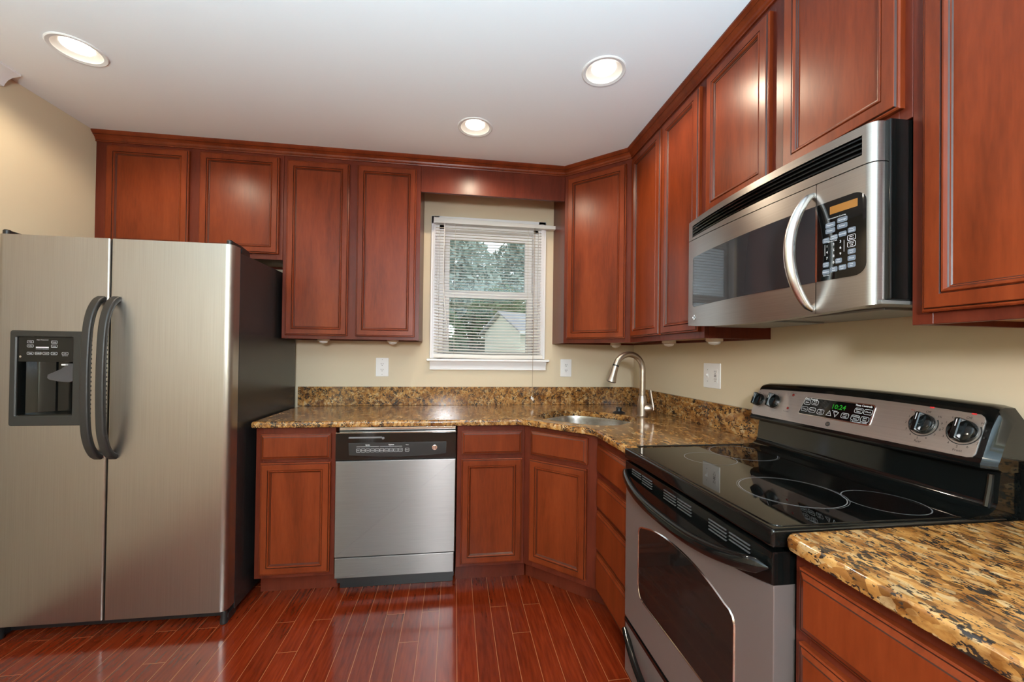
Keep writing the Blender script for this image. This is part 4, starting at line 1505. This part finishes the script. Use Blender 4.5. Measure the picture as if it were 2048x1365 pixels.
for u, s, r in KN:
    mt = Matrix((udir, vdir, ndir)).transposed().to_4x4(); mt.translation = fs(u, s, .0024)
    b = B()
    b.lathe([(r, 0), (r, .006), (r * .93, .012), (r * .8, .014), (.001, .0145)], mt, 32)
    bar = rrect(-.0075, .0075, -r * .98, r * .98, .004, 3)
    b.loft([[mt @ Vector((x, y, .010)) for x, y in bar], [mt @ Vector((x, y, .026)) for x, y in offset(bar, .001)], [mt @ Vector((x, y, .028)) for x, y in offset(bar, .003)]])
    b.mi = 1
    b.loft([[mt @ Vector(q) for q in ((-.0009, .004, .0281), (.0009, .004, .0281), (.0009, r * .8, .0281), (-.0009, r * .8, .0281))]], cap1=True, cap0=False)
    b.done('knob', ['black_gloss', 'print_white'], bg)
badge(bg, fs(-1.657, .004, .0022), udir, vdir, .0078, ('print_dark', 'chrome'))

# ------------------------------------------------------------------ microwave
mw = root('microwave', 'stainless over-the-range microwave mounted under the wall cabinet', 'microwave', (-.2, -1.676, 1.40))
MY0, MY1 = -1.3055, -2.0475
ME = MY1 + .013        # right end of the steel front
b = B(); b.box(-.356, -.004, MY1 + .001, MY0 - .001, 1.408, 1.8165, .004); b.done('body', 'black_gloss', mw)


def bow(y):
    t = (y - MY0) / (MY1 - MY0)
    return 4 * t * (1 - t)


def mx(y):
    t = (y - MY0) / (MY1 - MY0)
    x = -.379 - .030 * bow(y)
    d = y - ME
    if d < .020:
        x += .020 - sqrt(max(0, .020 ** 2 - (.020 - max(0, d)) ** 2))
    return x


mzb = lambda y: 1.400 - .019 * bow(y)


def mgrid(b, y0, y1, zlo, zhi, off, thick, n=24):
    """curved plate following the bowed front; zlo, zhi are functions of y"""
    fl, bl_ = [], []
    loops = []
    ysamp = [y0 + (y1 - y0) * i / n for i in range(n + 1)]
    if y1 < ME + .002:
        ysamp = [q for q in ysamp if q > ME + .021] + [ME + .0205 * cos(radians(90 * k / 12)) for k in range(13)]
        ysamp = sorted(set(round(q, 6) for q in ysamp if q <= y0), reverse=True)
    for y in ysamp:
        x = mx(y) - off
        tk = thick if y > ME + .03 else .008
        loops.append([(x, y, zlo(y)), (x, y, zhi(y)), (x + tk, y, zhi(y)), (x + tk, y, zlo(y))])
    b.loft(loops)


K = lambda z: (lambda y: z)
SPL = lambda y: 1.7395 - .0205 * bow(y) * .35 - .015 * ((y - MY0) / (MY1 - MY0))
MTOP = 1.8155
b = B()
gz0, gz1 = 1.7475, 1.794
mgrid(b, MY0, ME, lambda y: SPL(y) + .001, K(gz0), 0, .03)
mgrid(b, MY0, ME, K(gz1), K(MTOP), 0, .03)
mgrid(b, MY0, MY0 - .032, K(gz0 - .0005), K(gz1 + .0005), 0, .03, 4)
mgrid(b, MY1 + .040, ME, K(gz0 - .0005), K(gz1 + .0005), 0, .03, 10)
vg = b.done('vent_panel', 'steel_h', mw, angle=30)
b = B(); mgrid(b, MY0 - .03, MY1 + .038, K(gz0 - .001), K(gz1 + .001), -.018, .004); b.done('vent_back', 'black', vg)
b = B()
for k in range(4):
    z = gz0 + .004 + k * .0115
    fl = []
    for i in range(25):
        y = MY0 - .031 + (MY1 + .039 - MY0 + .031) * i / 24
        x = mx(y)
        fl.append([(x + .001, y, z), (x + .001, y, z + .0035), (x + .016, y, z + .0085), (x + .016, y, z + .005)])
    b.loft(fl)
b.done('vent_louvers', 'black_gloss', vg)
YS = -1.9025
b = B(); mgrid(b, MY0, YS + .0008, mzb, lambda y: SPL(y) - .0015, 0, .03); md = b.done('door', 'steel_h', mw, angle=30)
b = B(); mgrid(b, YS - .0008, ME, mzb, lambda y: SPL(y) - .0015, 0, .03, 30); mc = b.done('control_side', 'steel_h', mw, angle=30)


def curved_panel(b, poly, off0, off1):
    """polygon in (y, z) mapped onto the bowed front, cut in vertical strips so it follows the bow"""
    t = bmesh.new()
    f = t.faces.new([t.verts.new((0, y, z)) for y, z in poly])
    ya, yb = min(p[0] for p in poly), max(p[0] for p in poly)
    for i in range(1, 16):
        y = ya + (yb - ya) * i / 16
        bmesh.ops.bisect_plane(t, geom=list(t.verts) + list(t.edges) + list(t.faces), plane_co=(0, y, 0), plane_no=(0, 1, 0))
    r = bmesh.ops.extrude_face_region(t, geom=list(t.faces))
    ext = {e for e in r['geom'] if isinstance(e, bmesh.types.BMVert)}
    for v_ in t.verts:
        v_.co.x = mx(v_.co.y) - (off1 if v_ in ext else off0)
    for fc in t.faces: fc.material_index = b.mi
    b.merge(t); t.free()


b = B(); curved_panel(b, rrect(YS + .0012, MY0 - .040, 1.470, 1.666, (.014, .014, .001, .001), 5), -.004, .0012); b.done('window', 'mw_glass', md)
b = B(); curved_panel(b, rrect(MY1 + .030, YS - .0045, 1.470, 1.666, (.001, .001, .026, .026), 6), -.004, .0012); kp = b.done('keypad', 'black_glass', mc)
b = B(); curved_panel(b, rrect(YS - .0042, YS + .0006, 1.4695, 1.6665, .0005, 1), -.004, .0016); b.done('door_edge_strip', 'chrome', md)
# handle
b = B()
hz0, hz1 = 1.398, 1.700
loops = []
for i in range(33):
    t = i / 32
    z = hz0 + (hz1 - hz0) * t
    e = sin(pi * t) ** .62
    y = -1.8935 + .0 * e
    p = Vector((mx(y) + .004 - .072 * e, y, z))
    tv = Vector((-.072 * .62 * pi * cos(pi * t) * max(.15, sin(pi * t)) ** -.38, 0, hz1 - hz0)).normalized()
    nr = Vector((0, 1, 0)).cross(tv)
    k = .45 + .55 * sin(pi * t) ** .45
    loops.append([p + Vector((0, 1, 0)) * (.0125 * k * cos(a)) + nr * (.0145 * k * sin(a)) for a in [2 * pi * j / 16 for j in range(16)]])
b.loft(loops); b.done('handle', 'satin', md, angle=60)
badge(md, (mx(-1.362) - .0002, -1.362, 1.428), (0, -1, 0), V, .0105)
# keypad print: face tangent near the keypad
ya, yb = YS - .006, MY1 + .032
tang = Vector((mx(yb) - mx(ya), yb - ya, 0)).normalized()
Uk = tang; Nk = Uk.cross(Vector((0, 0, 1)))
Kp = lambda y, z, d=.0020: (mx(y) - d, y, z)


def kpad(b, y, z, wd, hh, off=.0016):
    curved_panel(b, rrect(y - wd, y + wd, z - hh, z + hh, .003, 3), .0010, off)


keys = [(-1.939, 1.606, 'Popcorn', .0115), (-1.967, 1.611, 'Beverage', .0115), (-1.939, 1.592, 'Potato', .0115), (-1.967, 1.596, 'Reheat', .0115),
        (-1.929, 1.570, 'Time|Cook', .0085), (-1.948, 1.573, 'Defrost|Auto/Time', .0085), (-1.968, 1.576, 'Reminder', .0085), (-1.988, 1.580, 'Timer|On/Off', .0085),
        (-1.988, 1.529, 'Delay|Start', .0085), (-1.988, 1.513, 'Clock', .0085), (-1.929, 1.509, 'Power|Level', .0075), (-1.959, 1.513, 'Add|30 Sec', .0075),
        (-1.929, 1.491, 'Anytime', .0085), (-1.948, 1.494, 'Turn|Table', .0085), (-1.968, 1.495, 'Surface|Light', .0085), (-1.988, 1.497, 'Vent|Fan', .0085)]
for y, z, t, wd in keys:
    b = B(); kpad(b, y, z, wd, .0062); b.done('key', 'key', mc, angle=30)
b = B()
for y, z, t, wd in keys:
    ln = t.split('|')
    for i, q in enumerate(ln):
        b.text(q, .0046 if len(ln) == 1 else .0040, Kp(y, z + (0 if len(ln) == 1 else .0025 - .005 * i)), Uk, V)
for i, t in enumerate('123456789'):
    r_, c_ = divmod(i, 3)
    b.text(t, .0085, Kp(-1.932 - c_ * .0158, 1.554 - r_ * .0148 + c_ * .0022), Uk, V)
b.text('0', .0085, Kp(-1.9475, 1.511), Uk, V); b.text('Express Cook', .0038, Kp(-1.945, 1.5645), Uk, V); b.text('Convenience Cooking', .0045, Kp(-1.955, 1.6215), Uk, V)
b.text('Menu Plus', .0036, Kp(-1.930, 1.482), Uk, V)
for y, z, t in ((-1.988, 1.562, 'Start|Pause'), (-1.988, 1.546, 'Clear|Off')):
    outline(b, Kp, y - .009, y + .009, z - .0066, z + .0066, .0008, .003)
    for i, q in enumerate(t.split('|')): b.text(q, .0048, Kp(y, z + .0025 - .0052 * i), Uk, V)
for s0, s1 in ((-1.9265, -1.9225), (-1.9715, -1.9675)):
    b.loft([[Kp(s0, 1.532), Kp(s0, 1.560)], [Kp(s0 - .0007, 1.532), Kp(s0 - .0007, 1.560)]], closed=False, cap0=False, cap1=False)
b.done('key_print', 'print_white', mc, fixn=False)
b = B(); curved_panel(b, rrect(-2.000, -1.938, 1.632, 1.651, .0005, 1), .0010, .0017); b.done('display', 'amber', mc)
# underside
b = B(); b.box(-.372, -.02, MY1 + .006, MY0 - .006, 1.398, 1.4075, .002); us = b.done('underside', 'filter', mw)
for y0, y1 in ((-1.36, -1.62), (-1.73, -1.99)):
    b = B(); b.box(-.30, -.08, y1, y0, 1.392, 1.3975, .001); b.done('grease_filter', 'filter', us)
b = B(); b.box(-.345, -.315, -1.80, -1.55, 1.392, 1.3975, .001); b.done('lamp_cover', 'white_plastic', us)

# ------------------------------------------------------------------ outside
b = B(); b.box(-30, 30, .4, 45, -.6, -.5); tag(structure(b.done('lawn', 'grass')), 'lawn outside the window', 'lawn')
sx, sy = 1.9, 11.6
sh_ = root('garden_shed', 'cream garden shed with grey shingled roof seen through the window', 'shed', (sx, sy, -.5), radians(24))
b = B()
W_, D_, HE, HRG = 3.6, 2.4, 2.55, 3.22
b.box(-W_ / 2, W_ / 2, -D_ / 2, D_ / 2, 0, HE)
b.prism([(-D_ / 2, HE), (D_ / 2, HE), (0, HRG - .06)], lambda u, v_, d: (d, u, v_), -W_ / 2, W_ / 2)
for i in range(14):
    b.box(-W_ / 2 - .012, W_ / 2 + .012, -D_ / 2 - .012, D_ / 2 + .012, .1 + i * .16, .105 + i * .16)
b.done('walls', 'siding', sh_, local=True)
for sg in (-1, 1):
    b = B()
    b.loft([[(x, sg * (D_ / 2 + .18), HE - .1), (x, sg * (D_ / 2 + .18), HE - .04), (x, 0, HRG + .03), (x, 0, HRG - .03)] for x in (-W_ / 2 - .16, W_ / 2 + .16)])
    b.done('roof_slope', 'shingle', sh_, local=True)
b = B(); b.box(-W_ / 2 - .17, W_ / 2 + .17, -D_ / 2 - .25, -D_ / 2 - .18, HE - .16, HE - .05, .01); b.done('gutter', 'trim', sh_, local=True)
b = B(); b.box(-1.35, -1.2, -D_ / 2 - .03, -D_ / 2 - .013, .2, HE - .2); b.box(.2, 1.1, -D_ / 2 - .03, -D_ / 2 - .013, .2, 1.4); b.done('shutter', 'slot', sh_, local=True)


def tree(x, y, h, r, n, label, leaf='leaf', low=.25):
    o = root('leafy_tree', label, 'tree', (x, y, -.5), group='trees beyond the window')
    rnd = random.Random(int(x * 100 + y * 10))
    b = B(); b.tube([(x, y, -.5), (x + .1, y, h * .4), (x - .05, y, h * .85)], [.16, .12, .03], 8); b.done('trunk', 'bark', o)
    b = B()
    for i in range(n):
        while True:
            p = Vector((rnd.uniform(-1, 1), rnd.uniform(-1, 1), rnd.uniform(-1, 1)))
            if .35 < p.length < 1: break
        p = Vector((x + p.x * r * (1 - .3 * max(0, p.z)), y + p.y * r * .8, h * (low + 1) / 2 - .25 + p.z * h * (1 - low) / 2))
        a = Vector((rnd.gauss(0, 1), rnd.gauss(0, 1), rnd.gauss(0, 1))).normalized()
        c = a.orthogonal().normalized()
        s = rnd.uniform(.09, .2) * (1 if h < 6 else 1.7)
        b.face(b.vs([p - a * s, p + c * s * .5, p + a * s, p - c * s * .5]))
    b.done('foliage', leaf, o, fixn=False)


tree(-2.9, 13.5, 4.2, 2.1, 5200, 'dark green bushy tree left of the shed in the lower pane', 'leaf', .0)
tree(.9, 17.0, 5.0, 2.2, 5200, 'dark green bushy tree directly behind the shed', 'leaf', .0)
tree(-2.8, 22, 10.5, 4.2, 6500, 'tall tree with haze-paled leaves at the left of the upper pane', 'leaf_hazed', .2)
tree(4.6, 26.5, 11.0, 4.6, 6500, 'tall tree with haze-paled leaves at the right of the upper pane', 'leaf_hazed', .2)
